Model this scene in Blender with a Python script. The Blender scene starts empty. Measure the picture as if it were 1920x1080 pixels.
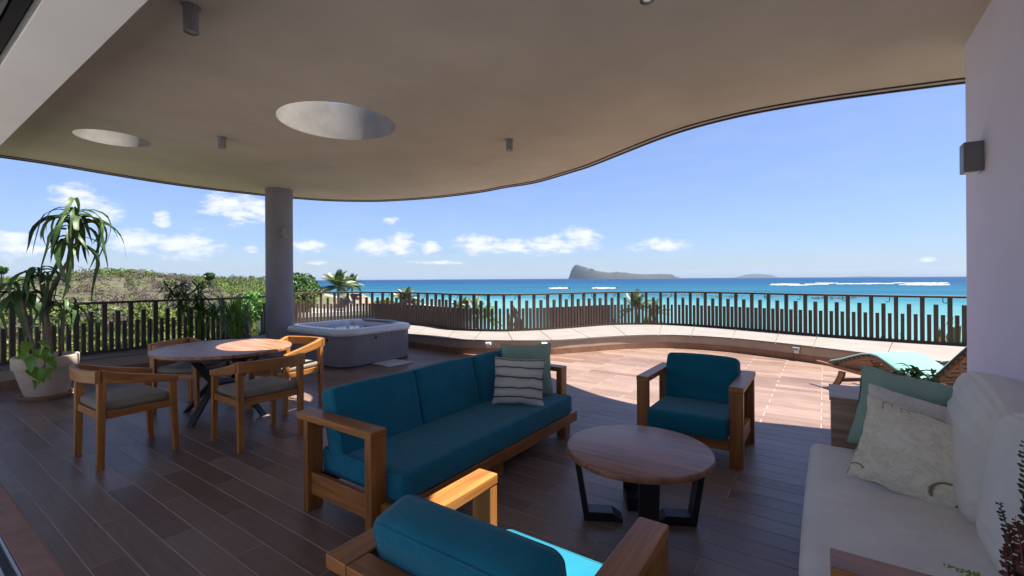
import bpy, bmesh, math, random
import numpy as np
from mathutils import Vector, Matrix, noise as mnoise
random.seed(7); np.random.seed(7)
R = math.radians
C = bpy.context.scene.collection
S = bpy.context.scene

# ------------------------------------------------------------------ camera, sky, sun, exposure
EYE = 1.5
FPX = 845.0
YAW = math.atan(585 / 845)
ROLL = 0.0058
fwd = Vector((-math.sin(YAW), math.cos(YAW), 0))
rgt = Vector((math.cos(YAW), math.sin(YAW), 0))
upv = Vector((0, 0, 1))
cx = rgt * math.cos(ROLL) - upv * math.sin(ROLL)
cy = rgt * math.sin(ROLL) + upv * math.cos(ROLL)
cam = bpy.data.cameras.new('camera')
cam.sensor_width = 36; cam.lens = FPX / 1920 * 36
cam.shift_y = -17.5 / 1920
cam.clip_start = 0.05; cam.clip_end = 60000
co = bpy.data.objects.new('camera', cam); C.objects.link(co)
co.matrix_world = Matrix(((cx.x, cy.x, -fwd.x, 0), (cx.y, cy.y, -fwd.y, 0), (cx.z, cy.z, -fwd.z, EYE), (0, 0, 0, 1)))
S.camera = co

SUNV = Vector((0.28, 0.12, 1.0)).normalized()          # towards the sun
sun = bpy.data.lights.new('sun', 'SUN'); sun.energy = 4.7; sun.angle = R(0.5); sun.color = (1.0, 0.95, 0.87)
so = bpy.data.objects.new('sun', sun); C.objects.link(so)
so.rotation_euler = SUNV.to_track_quat('Z', 'Y').to_euler()
SKY_STRENGTH = 0.05
S.view_settings.view_transform = 'Standard'; S.view_settings.look = 'None'
S.view_settings.gamma = 1; S.view_settings.use_curve_mapping = False
S.view_settings.exposure = 1.8
S.cycles.use_denoising = True
S.cycles.max_bounces = 9; S.cycles.diffuse_bounces = 7; S.cycles.glossy_bounces = 3
S.cycles.transparent_max_bounces = 8; S.cycles.volume_bounces = 0
S.cycles.caustics_reflective = False; S.cycles.caustics_refractive = False
S.cycles.sample_clamp_indirect = 6.0


def pix(px, py, Z):
    """direction through a pixel of the 1920 px photograph, at depth Z"""
    u = (px - 960) / FPX; w = -(py - 522.5) / FPX
    r = u * math.cos(ROLL) + w * math.sin(ROLL); up = -u * math.sin(ROLL) + w * math.cos(ROLL)
    return Vector((0, 0, EYE)) + (fwd + rgt * r + upv * up) * Z


W = bpy.data.worlds.new('World'); S.world = W; W.use_nodes = True
nt = W.node_tree; N = nt.nodes; L = nt.links
for n in list(N): N.remove(n)


def ramp(nt, fac, stops):
    r = nt.nodes.new('ShaderNodeValToRGB'); e = r.color_ramp.elements
    while len(e) < len(stops): e.new(0.5)
    for x, (p, c) in zip(e, stops): x.position = p; x.color = (*c, 1)
    nt.links.new(fac, r.inputs[0]); return r.outputs[0]


def mth(nt, op, a, b=None, c=None, clamp=False):
    n = nt.nodes.new('ShaderNodeMath'); n.operation = op; n.use_clamp = clamp
    for i, v in enumerate((a, b, c)):
        if v is None: continue
        if isinstance(v, (int, float)): n.inputs[i].default_value = v
        else: nt.links.new(v, n.inputs[i])
    return n.outputs[0]


out = N.new('ShaderNodeOutputWorld'); bg = N.new('ShaderNodeBackground')
sky = N.new('ShaderNodeTexSky'); sky.sky_type = 'NISHITA'; sky.sun_disc = False
sky.sun_elevation = math.asin(SUNV.z); sky.sun_rotation = math.atan2(SUNV.x, SUNV.y)
sky.altitude = 0; sky.air_density = 1.0; sky.dust_density = 0.4; sky.ozone_density = 2.5
tc = N.new('ShaderNodeTexCoord'); sep = N.new('ShaderNodeSeparateXYZ'); L.new(tc.outputs['Generated'], sep.inputs[0])
az = mth(nt, 'ARCTAN2', sep.outputs[0], sep.outputs[1])
el = mth(nt, 'ARCSINE', sep.outputs[2])
blobs = [(150, 372, 52, 26), (190, 400, 45, 22), (30, 460, 70, 26), (255, 452, 55, 24), (350, 460, 75, 24), (440, 388, 62, 30), (490, 395, 50, 24),
         (306, 410, 17, 16), (470, 466, 17, 8), (580, 461, 34, 12), (705, 463, 38, 17), (755, 458, 34, 21), (806, 464, 20, 11),
         (895, 457, 42, 19), (960, 462, 62, 15), (1040, 459, 52, 18), (1090, 448, 36, 22), (1215, 462, 50, 9), (1222, 455, 18, 11), (1262, 460, 30, 12),
         (735, 414, 16, 8), (600, 492, 30, 5), (820, 492, 60, 4), (1740, 486, 22, 6)]
m = None
for bx, by, bw, bh in blobs:
    d = (pix(bx, by, 1) - Vector((0, 0, EYE))).normalized()
    sc = (Vector((d.x, d.y)).length) * FPX / math.hypot(1, 0) / 1.0
    a0 = math.atan2(d.x, d.y); e0 = math.asin(d.z)
    u = (bx - 960) / FPX
    wa = bw / FPX / (1 + u * u); we = bh / FPX / math.sqrt(1 + u * u)
    da = mth(nt, 'MULTIPLY', mth(nt, 'SUBTRACT', az, a0), 1 / wa)
    de = mth(nt, 'MULTIPLY', mth(nt, 'SUBTRACT', el, e0), 1 / we)
    r2 = mth(nt, 'ADD', mth(nt, 'MULTIPLY', da, da), mth(nt, 'MULTIPLY', de, de))
    v = mth(nt, 'SUBTRACT', 1.0, r2)
    if bh < 10: v = mth(nt, 'SUBTRACT', v, 0.35)
    m = v if m is None else mth(nt, 'MAXIMUM', m, v)
# scattered cumulus band for the directions outside the frame
cmb = N.new('ShaderNodeCombineXYZ'); L.new(az, cmb.inputs[0]); L.new(mth(nt, 'MULTIPLY', el, 2.2), cmb.inputs[1])
band = N.new('ShaderNodeTexNoise'); band.inputs['Scale'].default_value = 5; band.inputs['Detail'].default_value = 1; L.new(cmb.outputs[0], band.inputs['Vector'])
lo = mth(nt, 'MULTIPLY', mth(nt, 'SUBTRACT', 0.22, mth(nt, 'ABSOLUTE', mth(nt, 'SUBTRACT', el, 0.12))), 8.0)
behind = mth(nt, 'GREATER_THAN', mth(nt, 'ABSOLUTE', mth(nt, 'ADD', az, YAW)), 0.95)
bandv = mth(nt, 'MULTIPLY', mth(nt, 'SUBTRACT', mth(nt, 'MINIMUM', mth(nt, 'MULTIPLY', mth(nt, 'SUBTRACT', band.outputs[0], 0.52), 7.0), lo), 0.0), behind)
bandv = mth(nt, 'SUBTRACT', bandv, mth(nt, 'MULTIPLY', mth(nt, 'SUBTRACT', 1.0, behind), 5.0))
m = mth(nt, 'MAXIMUM', m, bandv)
m = mth(nt, 'MAXIMUM', m, -3.0)
cn = N.new('ShaderNodeTexNoise'); cn.inputs['Scale'].default_value = 30; cn.inputs['Detail'].default_value = 7; cn.inputs['Roughness'].default_value = 0.62
L.new(cmb.outputs[0], cn.inputs['Vector'])
dens = mth(nt, 'ADD', m, mth(nt, 'MULTIPLY', mth(nt, 'SUBTRACT', cn.outputs[0], 0.56), 5.2))
mr = N.new('ShaderNodeMapRange'); mr.interpolation_type = 'SMOOTHSTEP'; mr.inputs[1].default_value = -0.75; mr.inputs[2].default_value = 1.1
L.new(dens, mr.inputs[0])
# thin veil of high cloud low in the sky
veil = N.new('ShaderNodeTexNoise'); veil.inputs['Scale'].default_value = 9; veil.inputs['Detail'].default_value = 5
cm2 = N.new('ShaderNodeCombineXYZ'); L.new(az, cm2.inputs[0]); L.new(mth(nt, 'MULTIPLY', el, 4.0), cm2.inputs[1]); L.new(cm2.outputs[0], veil.inputs['Vector'])
vf = mth(nt, 'MULTIPLY', mth(nt, 'SUBTRACT', veil.outputs[0], 0.45, clamp=True), 0.15)
fac = mth(nt, 'ADD', mth(nt, 'MULTIPLY', mr.outputs[0], 0.9), vf, clamp=True)
hz_ = N.new('ShaderNodeMapRange'); hz_.interpolation_type = 'SMOOTHSTEP'; hz_.inputs[1].default_value = -.02; hz_.inputs[2].default_value = .42; hz_.inputs[3].default_value = 0.0; hz_.inputs[4].default_value = 1.0
L.new(el, hz_.inputs[0])
tint = N.new('ShaderNodeMix'); tint.data_type = 'RGBA'; tint.blend_type = 'MULTIPLY'; tint.inputs[0].default_value = 1.0
L.new(sky.outputs[0], tint.inputs[6])
L.new(ramp(nt, hz_.outputs[0], [(0.0, (0.56, 0.635, 0.865)), (0.25, (0.72, 0.75, 0.99)), (1.0, (1.03, 0.965, 1.10))]), tint.inputs[7])
mx = N.new('ShaderNodeMix'); mx.data_type = 'RGBA'
L.new(fac, mx.inputs[0]); L.new(tint.outputs[2], mx.inputs[6]); mx.inputs[7].default_value = (5.9, 6.0, 6.4, 1)
L.new(mx.outputs[2], bg.inputs[0]); bg.inputs[1].default_value = SKY_STRENGTH
L.new(bg.outputs[0], out.inputs[0])


# ------------------------------------------------------------------ materials
def mat(name):
    mt = bpy.data.materials.new(name); mt.use_nodes = True
    return mt, mt.node_tree, mt.node_tree.nodes['Principled BSDF']


def setp(b, **k):
    for q, v in k.items(): b.inputs[q.replace('_', ' ')].default_value = v


def nodes_noise(nt, vec, scale, detail=4, rough=0.55, dist=0.0):
    n = nt.nodes.new('ShaderNodeTexNoise'); n.inputs['Scale'].default_value = scale
    n.inputs['Detail'].default_value = detail; n.inputs['Roughness'].default_value = rough; n.inputs['Distortion'].default_value = dist
    if vec is not None: nt.links.new(vec, n.inputs['Vector'])
    return n.outputs[0]




def bump(nt, b, h, strength=0.3, dist=0.01):
    n = nt.nodes.new('ShaderNodeBump'); n.inputs['Strength'].default_value = strength; n.inputs['Distance'].default_value = dist
    nt.links.new(h, n.inputs['Height']); nt.links.new(n.outputs[0], b.inputs['Normal'])


def objvec(nt, scale=(1, 1, 1), kind='Object', rnd=True):
    t = nt.nodes.new('ShaderNodeTexCoord'); mp = nt.nodes.new('ShaderNodeMapping'); mp.inputs['Scale'].default_value = scale
    nt.links.new(t.outputs[kind], mp.inputs['Vector'])
    if rnd:
        oi = nt.nodes.new('ShaderNodeObjectInfo')
        c = nt.nodes.new('ShaderNodeCombineXYZ')
        for i, k in enumerate((37.0, 91.0, 53.0)): nt.links.new(mth(nt, 'MULTIPLY', oi.outputs['Random'], k), c.inputs[i])
        nt.links.new(c.outputs[0], mp.inputs['Location'])
    return mp.outputs[0]


def plain(name, col, rough=0.6, var=0.12, scale=6, metal=0.0, bmp=0.15, bscale=60, spec=0.5, kind='Object'):
    mt, nt, b = mat(name)
    v = objvec(nt, kind=kind, rnd=False)
    f = nodes_noise(nt, v, scale, 5, 0.6)
    c0 = tuple(max(0, x * (1 - var)) for x in col); c1 = tuple(x * (1 + var) for x in col)
    nt.links.new(ramp(nt, f, [(0.3, c0), (0.7, c1)]), b.inputs['Base Color'])
    setp(b, Roughness=rough, Metallic=metal); b.inputs['Specular IOR Level'].default_value = spec
    if bmp: bump(nt, b, nodes_noise(nt, v, bscale, 4), bmp, 0.004)
    return mt


def wood(name, dark, mid, light, rough=0.42, scale=1.0, bmp=0.12):
    mt, nt, b = mat(name)
    v = objvec(nt, (1.6 * scale, 26 * scale, 1), 'UV')
    f1 = nodes_noise(nt, v, 1.0, 6, 0.6, 0.6)
    v2 = objvec(nt, (4 * scale, 160 * scale, 1), 'UV')
    f2 = nodes_noise(nt, v2, 1.0, 3, 0.7)
    f = mth(nt, 'ADD', mth(nt, 'MULTIPLY', f1, 0.75), mth(nt, 'MULTIPLY', f2, 0.25))
    nt.links.new(ramp(nt, f, [(0.35, dark), (0.5, mid), (0.63, light)]), b.inputs['Base Color'])
    nt.links.new(mth(nt, 'ADD', mth(nt, 'MULTIPLY', f1, 0.25), rough - 0.12), b.inputs['Roughness'])
    bump(nt, b, f, bmp, 0.003)
    return mt


def fabric(name, col, var=0.1, weave=900, rough=0.9, stretch=1.0, sheen=0.15, wr=0.25):
    mt, nt, b = mat(name)
    t = nt.nodes.new('ShaderNodeTexCoord')
    big = nodes_noise(nt, t.outputs['Object'], 5, 4)
    v = objvec(nt, (1, stretch, 1), 'Object', False)
    fine = nodes_noise(nt, v, weave, 2, 0.7)
    f = mth(nt, 'ADD', mth(nt, 'MULTIPLY', big, 0.45), mth(nt, 'MULTIPLY', fine, 0.55))
    c0 = tuple(x * (1 - var * 2) for x in col); c1 = tuple(x * (1 + var * 2) for x in col)
    nt.links.new(ramp(nt, f, [(0.3, c0), (0.7, c1)]), b.inputs['Base Color'])
    setp(b, Roughness=rough); b.inputs['Specular IOR Level'].default_value = 0.2
    b.inputs['Sheen Weight'].default_value = sheen
    h = mth(nt, 'ADD', mth(nt, 'MULTIPLY', fine, 0.12), mth(nt, 'MULTIPLY', nodes_noise(nt, t.outputs['Object'], 9, 3, 0.5, 0.8), 1.0))
    bump(nt, b, h, wr, 0.02)
    return mt


def leafmat(name, c0, c1, rough=0.45, scale=3.0, trans=0.25):
    mt, nt, b = mat(name)
    g = nt.nodes.new('ShaderNodeNewGeometry')
    oi = nt.nodes.new('ShaderNodeObjectInfo')
    f = nodes_noise(nt, g.outputs['Position'], scale, 4, 0.7)
    f = mth(nt, 'ADD', mth(nt, 'MULTIPLY', f, 0.75), mth(nt, 'MULTIPLY', oi.outputs['Random'], 0.25))
    cc = ramp(nt, f, [(0.32, c0), (0.66, c1)])
    nt.links.new(cc, b.inputs['Base Color']); setp(b, Roughness=rough)
    tr = nt.nodes.new('ShaderNodeBsdfTranslucent'); nt.links.new(cc, tr.inputs[0])
    ms = nt.nodes.new('ShaderNodeMixShader'); ms.inputs[0].default_value = trans
    nt.links.new(b.outputs[0], ms.inputs[1]); nt.links.new(tr.outputs[0], ms.inputs[2])
    nt.links.new(ms.outputs[0], nt.nodes['Material Output'].inputs[0])
    return mt


M = {}
M['teak'] = wood('teak', (0.17, 0.056, 0.012), (0.31, 0.110, 0.022), (0.41, 0.160, 0.035), 0.40)
M['teak_pale'] = wood('teak_chair', (0.22, 0.080, 0.019), (0.345, 0.135, 0.030), (0.44, 0.185, 0.046), 0.45)
M['teak_old'] = wood('teak_weathered', (0.12, 0.055, 0.025), (0.23, 0.115, 0.055), (0.34, 0.19, 0.10), 0.55)
M['tabletop'] = wood('tabletop_wood', (0.15, 0.062, 0.035), (0.30, 0.135, 0.075), (0.40, 0.20, 0.115), 0.36, 0.8)
M['planter_wood'] = wood('planter_wood', (0.24, 0.145, 0.09), (0.38, 0.245, 0.16), (0.50, 0.34, 0.23), 0.5)
M['fence_wood'] = wood('fence_wood', (0.024, 0.014, 0.010), (0.046, 0.027, 0.019), (0.078, 0.047, 0.033), 0.55)
M['teal'] = fabric('teal_fabric', (0.003, 0.132, 0.200), 0.13, 620, wr=0.42)
M['linen'] = fabric('linen', (0.72, 0.695, 0.65), 0.09, 420, stretch=0.25, wr=0.3)
M['linen_back'] = fabric('linen_cushion', (0.74, 0.71, 0.66), 0.06, 500, wr=0.55)
M['sage'] = fabric('sage_fabric', (0.28, 0.41, 0.34), 0.06, 600, wr=0.3)
M['seat'] = fabric('seat_fabric', (0.20, 0.175, 0.135), 0.12, 600)
M['aqua'] = fabric('aqua_fabric', (0.13, 0.26, 0.23), 0.04, 600)
M['navy_edge'] = fabric('navy_piping', (0.03, 0.05, 0.08), 0.1, 600)
M['black_metal'] = plain('black_metal', (0.018, 0.018, 0.021), 0.42, 0.2, 8, 0.3)
M['grey_paint'] = plain('grey_paint', (0.26, 0.26, 0.27), 0.5)
M['white_paint'] = plain('white_paint', (0.75, 0.74, 0.72), 0.5)
M['alu'] = plain('aluminium', (0.55, 0.56, 0.58), 0.35, 0.08, 5, 0.9)
M['black'] = plain('track_black', (0.012, 0.010, 0.014), 0.5)
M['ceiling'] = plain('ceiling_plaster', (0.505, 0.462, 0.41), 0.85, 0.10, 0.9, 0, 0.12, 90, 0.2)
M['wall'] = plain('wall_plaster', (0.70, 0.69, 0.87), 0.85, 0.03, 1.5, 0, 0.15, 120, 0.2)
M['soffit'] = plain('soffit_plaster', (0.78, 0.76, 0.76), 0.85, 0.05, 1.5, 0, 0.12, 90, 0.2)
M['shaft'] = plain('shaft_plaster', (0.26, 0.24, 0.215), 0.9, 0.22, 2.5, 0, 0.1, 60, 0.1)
M['column'] = plain('column_plaster', (0.27, 0.265, 0.315), 0.8, 0.07, 3, 0, 0.2, 100, 0.2)
M['kerb'] = plain('kerb_plaster', (0.34, 0.28, 0.225), 0.85, 0.10, 3, 0, 0.25, 70, 0.2)
M['coping'] = plain('coping_stone', (0.185, 0.168, 0.155), 0.8, 0.10, 2.5, 0, 0.2, 60, 0.2)
M['skirting'] = plain('skirting_tile', (0.21, 0.105, 0.060), 0.5, 0.2, 4)
M['fascia_dark'] = plain('fascia_dark', (0.030, 0.022, 0.024), 0.5, 0.2)
M['fascia_light'] = plain('fascia_light', (0.46, 0.42, 0.42), 0.5, 0.1)
M['threshold'] = plain('threshold_stone', (0.30, 0.165, 0.125), 0.7, 0.18, 7)
M['grout'] = plain('grout', (0.36, 0.285, 0.235), 0.9, 0.12, 8)
M['pot'] = plain('pot_clay', (0.50, 0.385, 0.30), 0.75, 0.12, 4, 0, 0.2, 40)
M['saucer'] = plain('saucer_clay', (0.40, 0.22, 0.12), 0.7, 0.12, 6)
M['soil'] = plain('soil', (0.05, 0.035, 0.025), 0.95, 0.4, 20, 0, 0.8, 50)
M['dark_pot'] = plain('dark_pot', (0.05, 0.045, 0.042), 0.6)
M['bark'] = plain('bark', (0.16, 0.125, 0.095), 0.9, 0.35, 12, 0, 0.6, 30)
M['mat_grey'] = fabric('mat_fabric', (0.40, 0.39, 0.37), 0.1, 150)
M['thatch'] = plain('thatch', (0.20, 0.155, 0.125), 0.95, 0.3, 5, 0, 0.8, 25, 0.1)
M['render_white'] = plain('render_white', (0.50, 0.48, 0.46), 0.85, 0.06, 1)
M['glass_dark'] = plain('dark_glass', (0.03, 0.04, 0.05), 0.1)
M['foam'] = plain('foam', (0.21, 0.22, 0.23), 0.9, 0.05, 0.05)
M['reef'] = plain('reef_rock', (0.016, 0.026, 0.03), 0.9, 0.3, 0.1)
M['dracaena'] = leafmat('dracaena_leaf', (0.016, 0.045, 0.014), (0.075, 0.140, 0.034), 0.5, 6)
M['pothos'] = leafmat('pothos_leaf', (0.11, 0.24, 0.02), (0.25, 0.42, 0.05), 0.4, 8)
M['dry_leaf'] = leafmat('dry_leaf', (0.20, 0.11, 0.03), (0.30, 0.18, 0.05), 0.6)
M['bamboo'] = leafmat('bamboo_leaf', (0.0340, 0.0935, 0.0204), (0.1190, 0.2550, 0.0510), 0.45, 6)
M['grassy'] = leafmat('lemongrass_leaf', (0.10, 0.20, 0.035), (0.22, 0.36, 0.075), 0.45, 6)
M['fern_green'] = leafmat('fern_green', (0.010, 0.035, 0.012), (0.03, 0.075, 0.02), 0.4, 9)
M['fern_red'] = leafmat('fern_red', (0.050, 0.008, 0.006), (0.13, 0.022, 0.014), 0.4, 9)
M['fern_light'] = leafmat('fern_light', (0.10, 0.20, 0.02), (0.20, 0.34, 0.05), 0.45, 9)
M['tree_dark'] = leafmat('tree_dark', (0.0127, 0.0437, 0.0073), (0.0546, 0.1274, 0.0218), 0.5, 1.2)
M['bush_olive'] = leafmat('bush_olive', (0.0528, 0.0796, 0.0125), (0.1543, 0.1970, 0.0344), 0.6, 0.35)
M['bush_yellow'] = leafmat('bush_yellow', (0.0880, 0.1045, 0.0110), (0.1980, 0.1870, 0.0220), 0.5, 1.5)
M['palm'] = leafmat('palm_leaf', (0.0420, 0.0720, 0.0225), (0.1190, 0.1584, 0.0600), 0.4, 1.5)
M['scrub_green'] = leafmat('scrub_green', (0.0390, 0.0703, 0.0090), (0.1205, 0.1781, 0.0275), 0.7, 0.09)
M['scrub_grey'] = leafmat('scrub_grey', (0.0788, 0.0575, 0.0468), (0.1522, 0.1175, 0.1018), 0.8, 0.12)


def tile_mat():
    mt, nt, b = mat('wood_look_tile')
    g = nt.nodes.new('ShaderNodeNewGeometry'); s = nt.nodes.new('ShaderNodeSeparateXYZ'); nt.links.new(g.outputs['Position'], s.inputs[0])
    row = mth(nt, 'FLOOR', mth(nt, 'MULTIPLY', mth(nt, 'SUBTRACT', s.outputs[1], 0.669), 1 / 0.158))
    off = mth(nt, 'MULTIPLY', mth(nt, 'MODULO', mth(nt, 'ADD', row, 200.0), 2.0), 0.52)
    colm = mth(nt, 'FLOOR', mth(nt, 'MULTIPLY', mth(nt, 'SUBTRACT', mth(nt, 'ADD', s.outputs[0], 0.03), off), 1 / 1.04))
    cb = nt.nodes.new('ShaderNodeCombineXYZ'); nt.links.new(row, cb.inputs[0]); nt.links.new(colm, cb.inputs[1])
    wn = nt.nodes.new('ShaderNodeTexWhiteNoise'); nt.links.new(cb.outputs[0], wn.inputs['Vector'])
    mp = nt.nodes.new('ShaderNodeMapping'); mp.inputs['Scale'].default_value = (2.2, 34, 1)
    nt.links.new(g.outputs['Position'], mp.inputs['Vector'])
    va = nt.nodes.new('ShaderNodeVectorMath'); va.operation = 'SCALE'; va.inputs['Scale'].default_value = 30
    nt.links.new(wn.outputs['Color'], va.inputs[0]); nt.links.new(va.outputs[0], mp.inputs['Location'])
    f1 = nodes_noise(nt, mp.outputs[0], 1.0, 6, 0.65, 0.5)
    mp2 = nt.nodes.new('ShaderNodeMapping'); mp2.inputs['Scale'].default_value = (5, 130, 1)
    nt.links.new(g.outputs['Position'], mp2.inputs['Vector'])
    f2 = nodes_noise(nt, mp2.outputs[0], 1.0, 3, 0.7)
    blot = nodes_noise(nt, g.outputs['Position'], 2.5, 4)
    f = mth(nt, 'ADD', mth(nt, 'MULTIPLY', f1, 0.5), mth(nt, 'MULTIPLY', f2, 0.28))
    f = mth(nt, 'ADD', f, mth(nt, 'MULTIPLY', mth(nt, 'SUBTRACT', wn.outputs['Value'], 0.5), 0.30))
    f = mth(nt, 'ADD', f, mth(nt, 'MULTIPLY', mth(nt, 'SUBTRACT', blot, 0.2), 0.2))
    nt.links.new(ramp(nt, f, [(0.22, (0.112, 0.064, 0.046)), (0.46, (0.180, 0.116, 0.087)), (0.72, (0.255, 0.178, 0.140))]), b.inputs['Base Color'])
    nt.links.new(mth(nt, 'ADD', mth(nt, 'MULTIPLY', blot, 0.22), 0.27), b.inputs['Roughness'])
    b.inputs['Specular IOR Level'].default_value = 0.55
    bump(nt, b, f1, 0.22, 0.004)
    return mt


M['tile'] = tile_mat()


# ------------------------------------------------------------------ mesh helpers
class MB:
    def __init__(s): s.v = []; s.f = []; s.uv = []

    def add(s, vs, fs, uvs=None):
        o = len(s.v); s.v += [tuple(v) for v in vs]
        for i, f in enumerate(fs):
            s.f.append(tuple(o + k for k in f))
            s.uv.append(uvs[i] if uvs else [(vs[k][0], vs[k][1]) for k in f])
        return s

    def hexa(s, p):
        """8 corners: bottom 0-3 ccw, top 4-7 ccw; grain follows the longest edge"""
        p = [Vector(q) for q in p]
        ax = [(p[1] - p[0]), (p[3] - p[0]), (p[4] - p[0])]
        k = max(range(3), key=lambda i: ax[i].length)
        g = ax[k].normalized(); oth = [ax[i].normalized() for i in range(3) if i != k]
        fs = [(3, 2, 1, 0), (4, 5, 6, 7), (0, 1, 5, 4), (1, 2, 6, 5), (2, 3, 7, 6), (3, 0, 4, 7)]
        uvs = []
        for f in fs:
            nrm = (p[f[1]] - p[f[0]]).cross(p[f[2]] - p[f[0]])
            w = min(oth, key=lambda a: abs(a.dot(nrm))) if abs(g.dot(nrm)) < 0.7 * nrm.length else oth[1]
            gg = g if abs(g.dot(nrm)) < 0.7 * nrm.length else oth[0]
            uvs.append([(p[i].dot(gg), p[i].dot(w)) for i in f])
        return s.add(p, fs, uvs)

    def box(s, a, b):
        x0, y0, z0 = a; x1, y1, z1 = b
        return s.hexa([(x0, y0, z0), (x1, y0, z0), (x1, y1, z0), (x0, y1, z0), (x0, y0, z1), (x1, y0, z1), (x1, y1, z1), (x0, y1, z1)])

    def bar(s, p0, p1, w, h, up=(0, 0, 1), w1=None, h1=None):
        p0, p1 = Vector(p0), Vector(p1); d = (p1 - p0).normalized(); u = Vector(up)
        a = d.cross(u).normalized(); c = a.cross(d).normalized()
        w1 = w if w1 is None else w1; h1 = h if h1 is None else h1
        q = []
        for (pp, ww, hh) in ((p0, w, h), (p1, w1, h1)):
            q.append([pp - a * ww / 2 - c * hh / 2, pp + a * ww / 2 - c * hh / 2, pp + a * ww / 2 + c * hh / 2, pp - a * ww / 2 + c * hh / 2])
        return s.hexa(q[0][::-1] + q[1][::-1])

    def tube(s, pts, rad, n=8, cap=True):
        pts = [Vector(p) for p in pts]; rs = rad if isinstance(rad, (list, tuple)) else [rad] * len(pts)
        vs = []; fs = []; uvs = []; ln = 0; last = None
        for i, p in enumerate(pts):
            d = (pts[min(i + 1, len(pts) - 1)] - pts[max(i - 1, 0)]).normalized()
            if last is None:
                a = d.orthogonal().normalized()
            else:
                a = (last - d * last.dot(d)).normalized()
            last = a; b = d.cross(a)
            for k in range(n):
                t = 2 * math.pi * k / n; vs.append(p + (a * math.cos(t) + b * math.sin(t)) * rs[i])
        for i in range(len(pts) - 1):
            l0 = ln; ln += (pts[i + 1] - pts[i]).length
            for k in range(n):
                k2 = (k + 1) % n
                fs.append((i * n + k, i * n + k2, (i + 1) * n + k2, (i + 1) * n + k))
                uvs.append([(l0, k / n * .2), (l0, (k + 1) / n * .2), (ln, (k + 1) / n * .2), (ln, k / n * .2)])
        if cap:
            fs.append(tuple(range(n))[::-1]); uvs.append([(0, 0)] * n)
            fs.append(tuple((len(pts) - 1) * n + k for k in range(n))); uvs.append([(0, 0)] * n)
        return s.add(vs, fs, uvs)

    def lathe(s, prof, n=32, c=(0, 0, 0), sx=1.0, sy=1.0):
        vs = []; fs = []; uvs = []
        for r, z in prof:
            for k in range(n):
                t = 2 * math.pi * k / n; vs.append((c[0] + r * math.cos(t) * sx, c[1] + r * math.sin(t) * sy, c[2] + z))
        for i in range(len(prof) - 1):
            for k in range(n):
                k2 = (k + 1) % n; q = (i * n + k, i * n + k2, (i + 1) * n + k2, (i + 1) * n + k)
                fs.append(q); uvs.append([(vs[j][0], vs[j][1]) for j in q])
        if prof[0][0] > 1e-4: fs.append(tuple(range(n))[::-1]); uvs.append([(vs[j][0], vs[j][1]) for j in fs[-1]])
        if prof[-1][0] > 1e-4: fs.append(tuple((len(prof) - 1) * n + k for k in range(n))); uvs.append([(vs[j][0], vs[j][1]) for j in fs[-1]])
        return s.add(vs, fs, uvs)

    def strip(s, rows, closed=False):
        """rows: list of equal-length point rows -> quad sheet"""
        n = len(rows[0]); vs = [p for r in rows for p in r]; fs = []; uvs = []
        for i in range(len(rows) - 1):
            for k in range(n if closed else n - 1):
                k2 = (k + 1) % n
                fs.append((i * n + k, i * n + k2, (i + 1) * n + k2, (i + 1) * n + k))
                uvs.append([(i, k), (i, k + 1), (i + 1, k + 1), (i + 1, k)])
        return s.add(vs, fs, uvs)

    def mesh(s, name):
        me = bpy.data.meshes.new(name); me.from_pydata(s.v, [], s.f)
        ul = me.uv_layers.new(name='UVMap')
        flat = [c for f in s.uv for p in f for c in p]
        ul.data.foreach_set('uv', flat)
        me.update(); return me


def link(name, me, m=None, parent=None, smooth=False, bevel=0.0, kind=None, loc=None):
    if m is not None and not me.materials: me.materials.append(m)
    o = bpy.data.objects.new(name, me); C.objects.link(o)
    if parent is not None: o.parent = parent
    if loc is not None: o.location = loc
    if smooth: me.polygons.foreach_set('use_smooth', [True] * len(me.polygons))
    if smooth == 'auto':
        try: me.set_sharp_from_angle(angle=R(35))
        except Exception: pass
    if bevel:
        b = o.modifiers.new('bevel', 'BEVEL'); b.width = bevel; b.segments = 2; b.limit_method = 'ANGLE'; b.angle_limit = R(40)
        b.harden_normals = False
    if kind: o['kind'] = kind
    return o


def obj(name, mb, m, parent=None, smooth=False, bevel=0.0, kind=None, world=True):
    """mesh built in world coordinates; moved into the parent's frame"""
    if parent is not None and world:
        l = parent.location; mb.v = [(v[0] - l[0], v[1] - l[1], v[2] - l[2]) for v in mb.v]
    return link(name, mb.mesh(name), m, parent, smooth, bevel, kind)


def tag(o, label, cat, group=None):
    o['label'] = label; o['category'] = cat
    if group: o['group'] = group
    return o


def thing(name, label, cat, loc=(0, 0, 0), rz=0.0, group=None):
    o = bpy.data.objects.new(name, None); C.objects.link(o); o.location = loc; o.rotation_euler = (0, 0, rz)
    o.empty_display_size = 0.1
    return tag(o, label, cat, group)


def dup(o, parent=None, loc=None, rz=None, label=None):
    c = o.copy(); C.objects.link(c)
    if parent is not None: c.parent = parent
    if loc is not None: c.location = loc
    if rz is not None: c.rotation_euler = (0, 0, rz)
    if label: c['label'] = label
    for ch in list(o.children): dup(ch, c)
    return c


def catmull(pts, step):
    P = [Vector(p) for p in pts]; P = [2 * P[0] - P[1]] + P + [2 * P[-1] - P[-2]]
    o = []
    for i in range(1, len(P) - 2):
        for k in range(24):
            t = k / 24
            a, b, c, d = P[i - 1], P[i], P[i + 1], P[i + 2]
            o.append(0.5 * ((2 * b) + (c - a) * t + (2 * a - 5 * b + 4 * c - d) * t * t + (3 * b - a - 3 * c + d) * t ** 3))
    o.append(P[-2])
    return resample(o, step=step)


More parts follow.
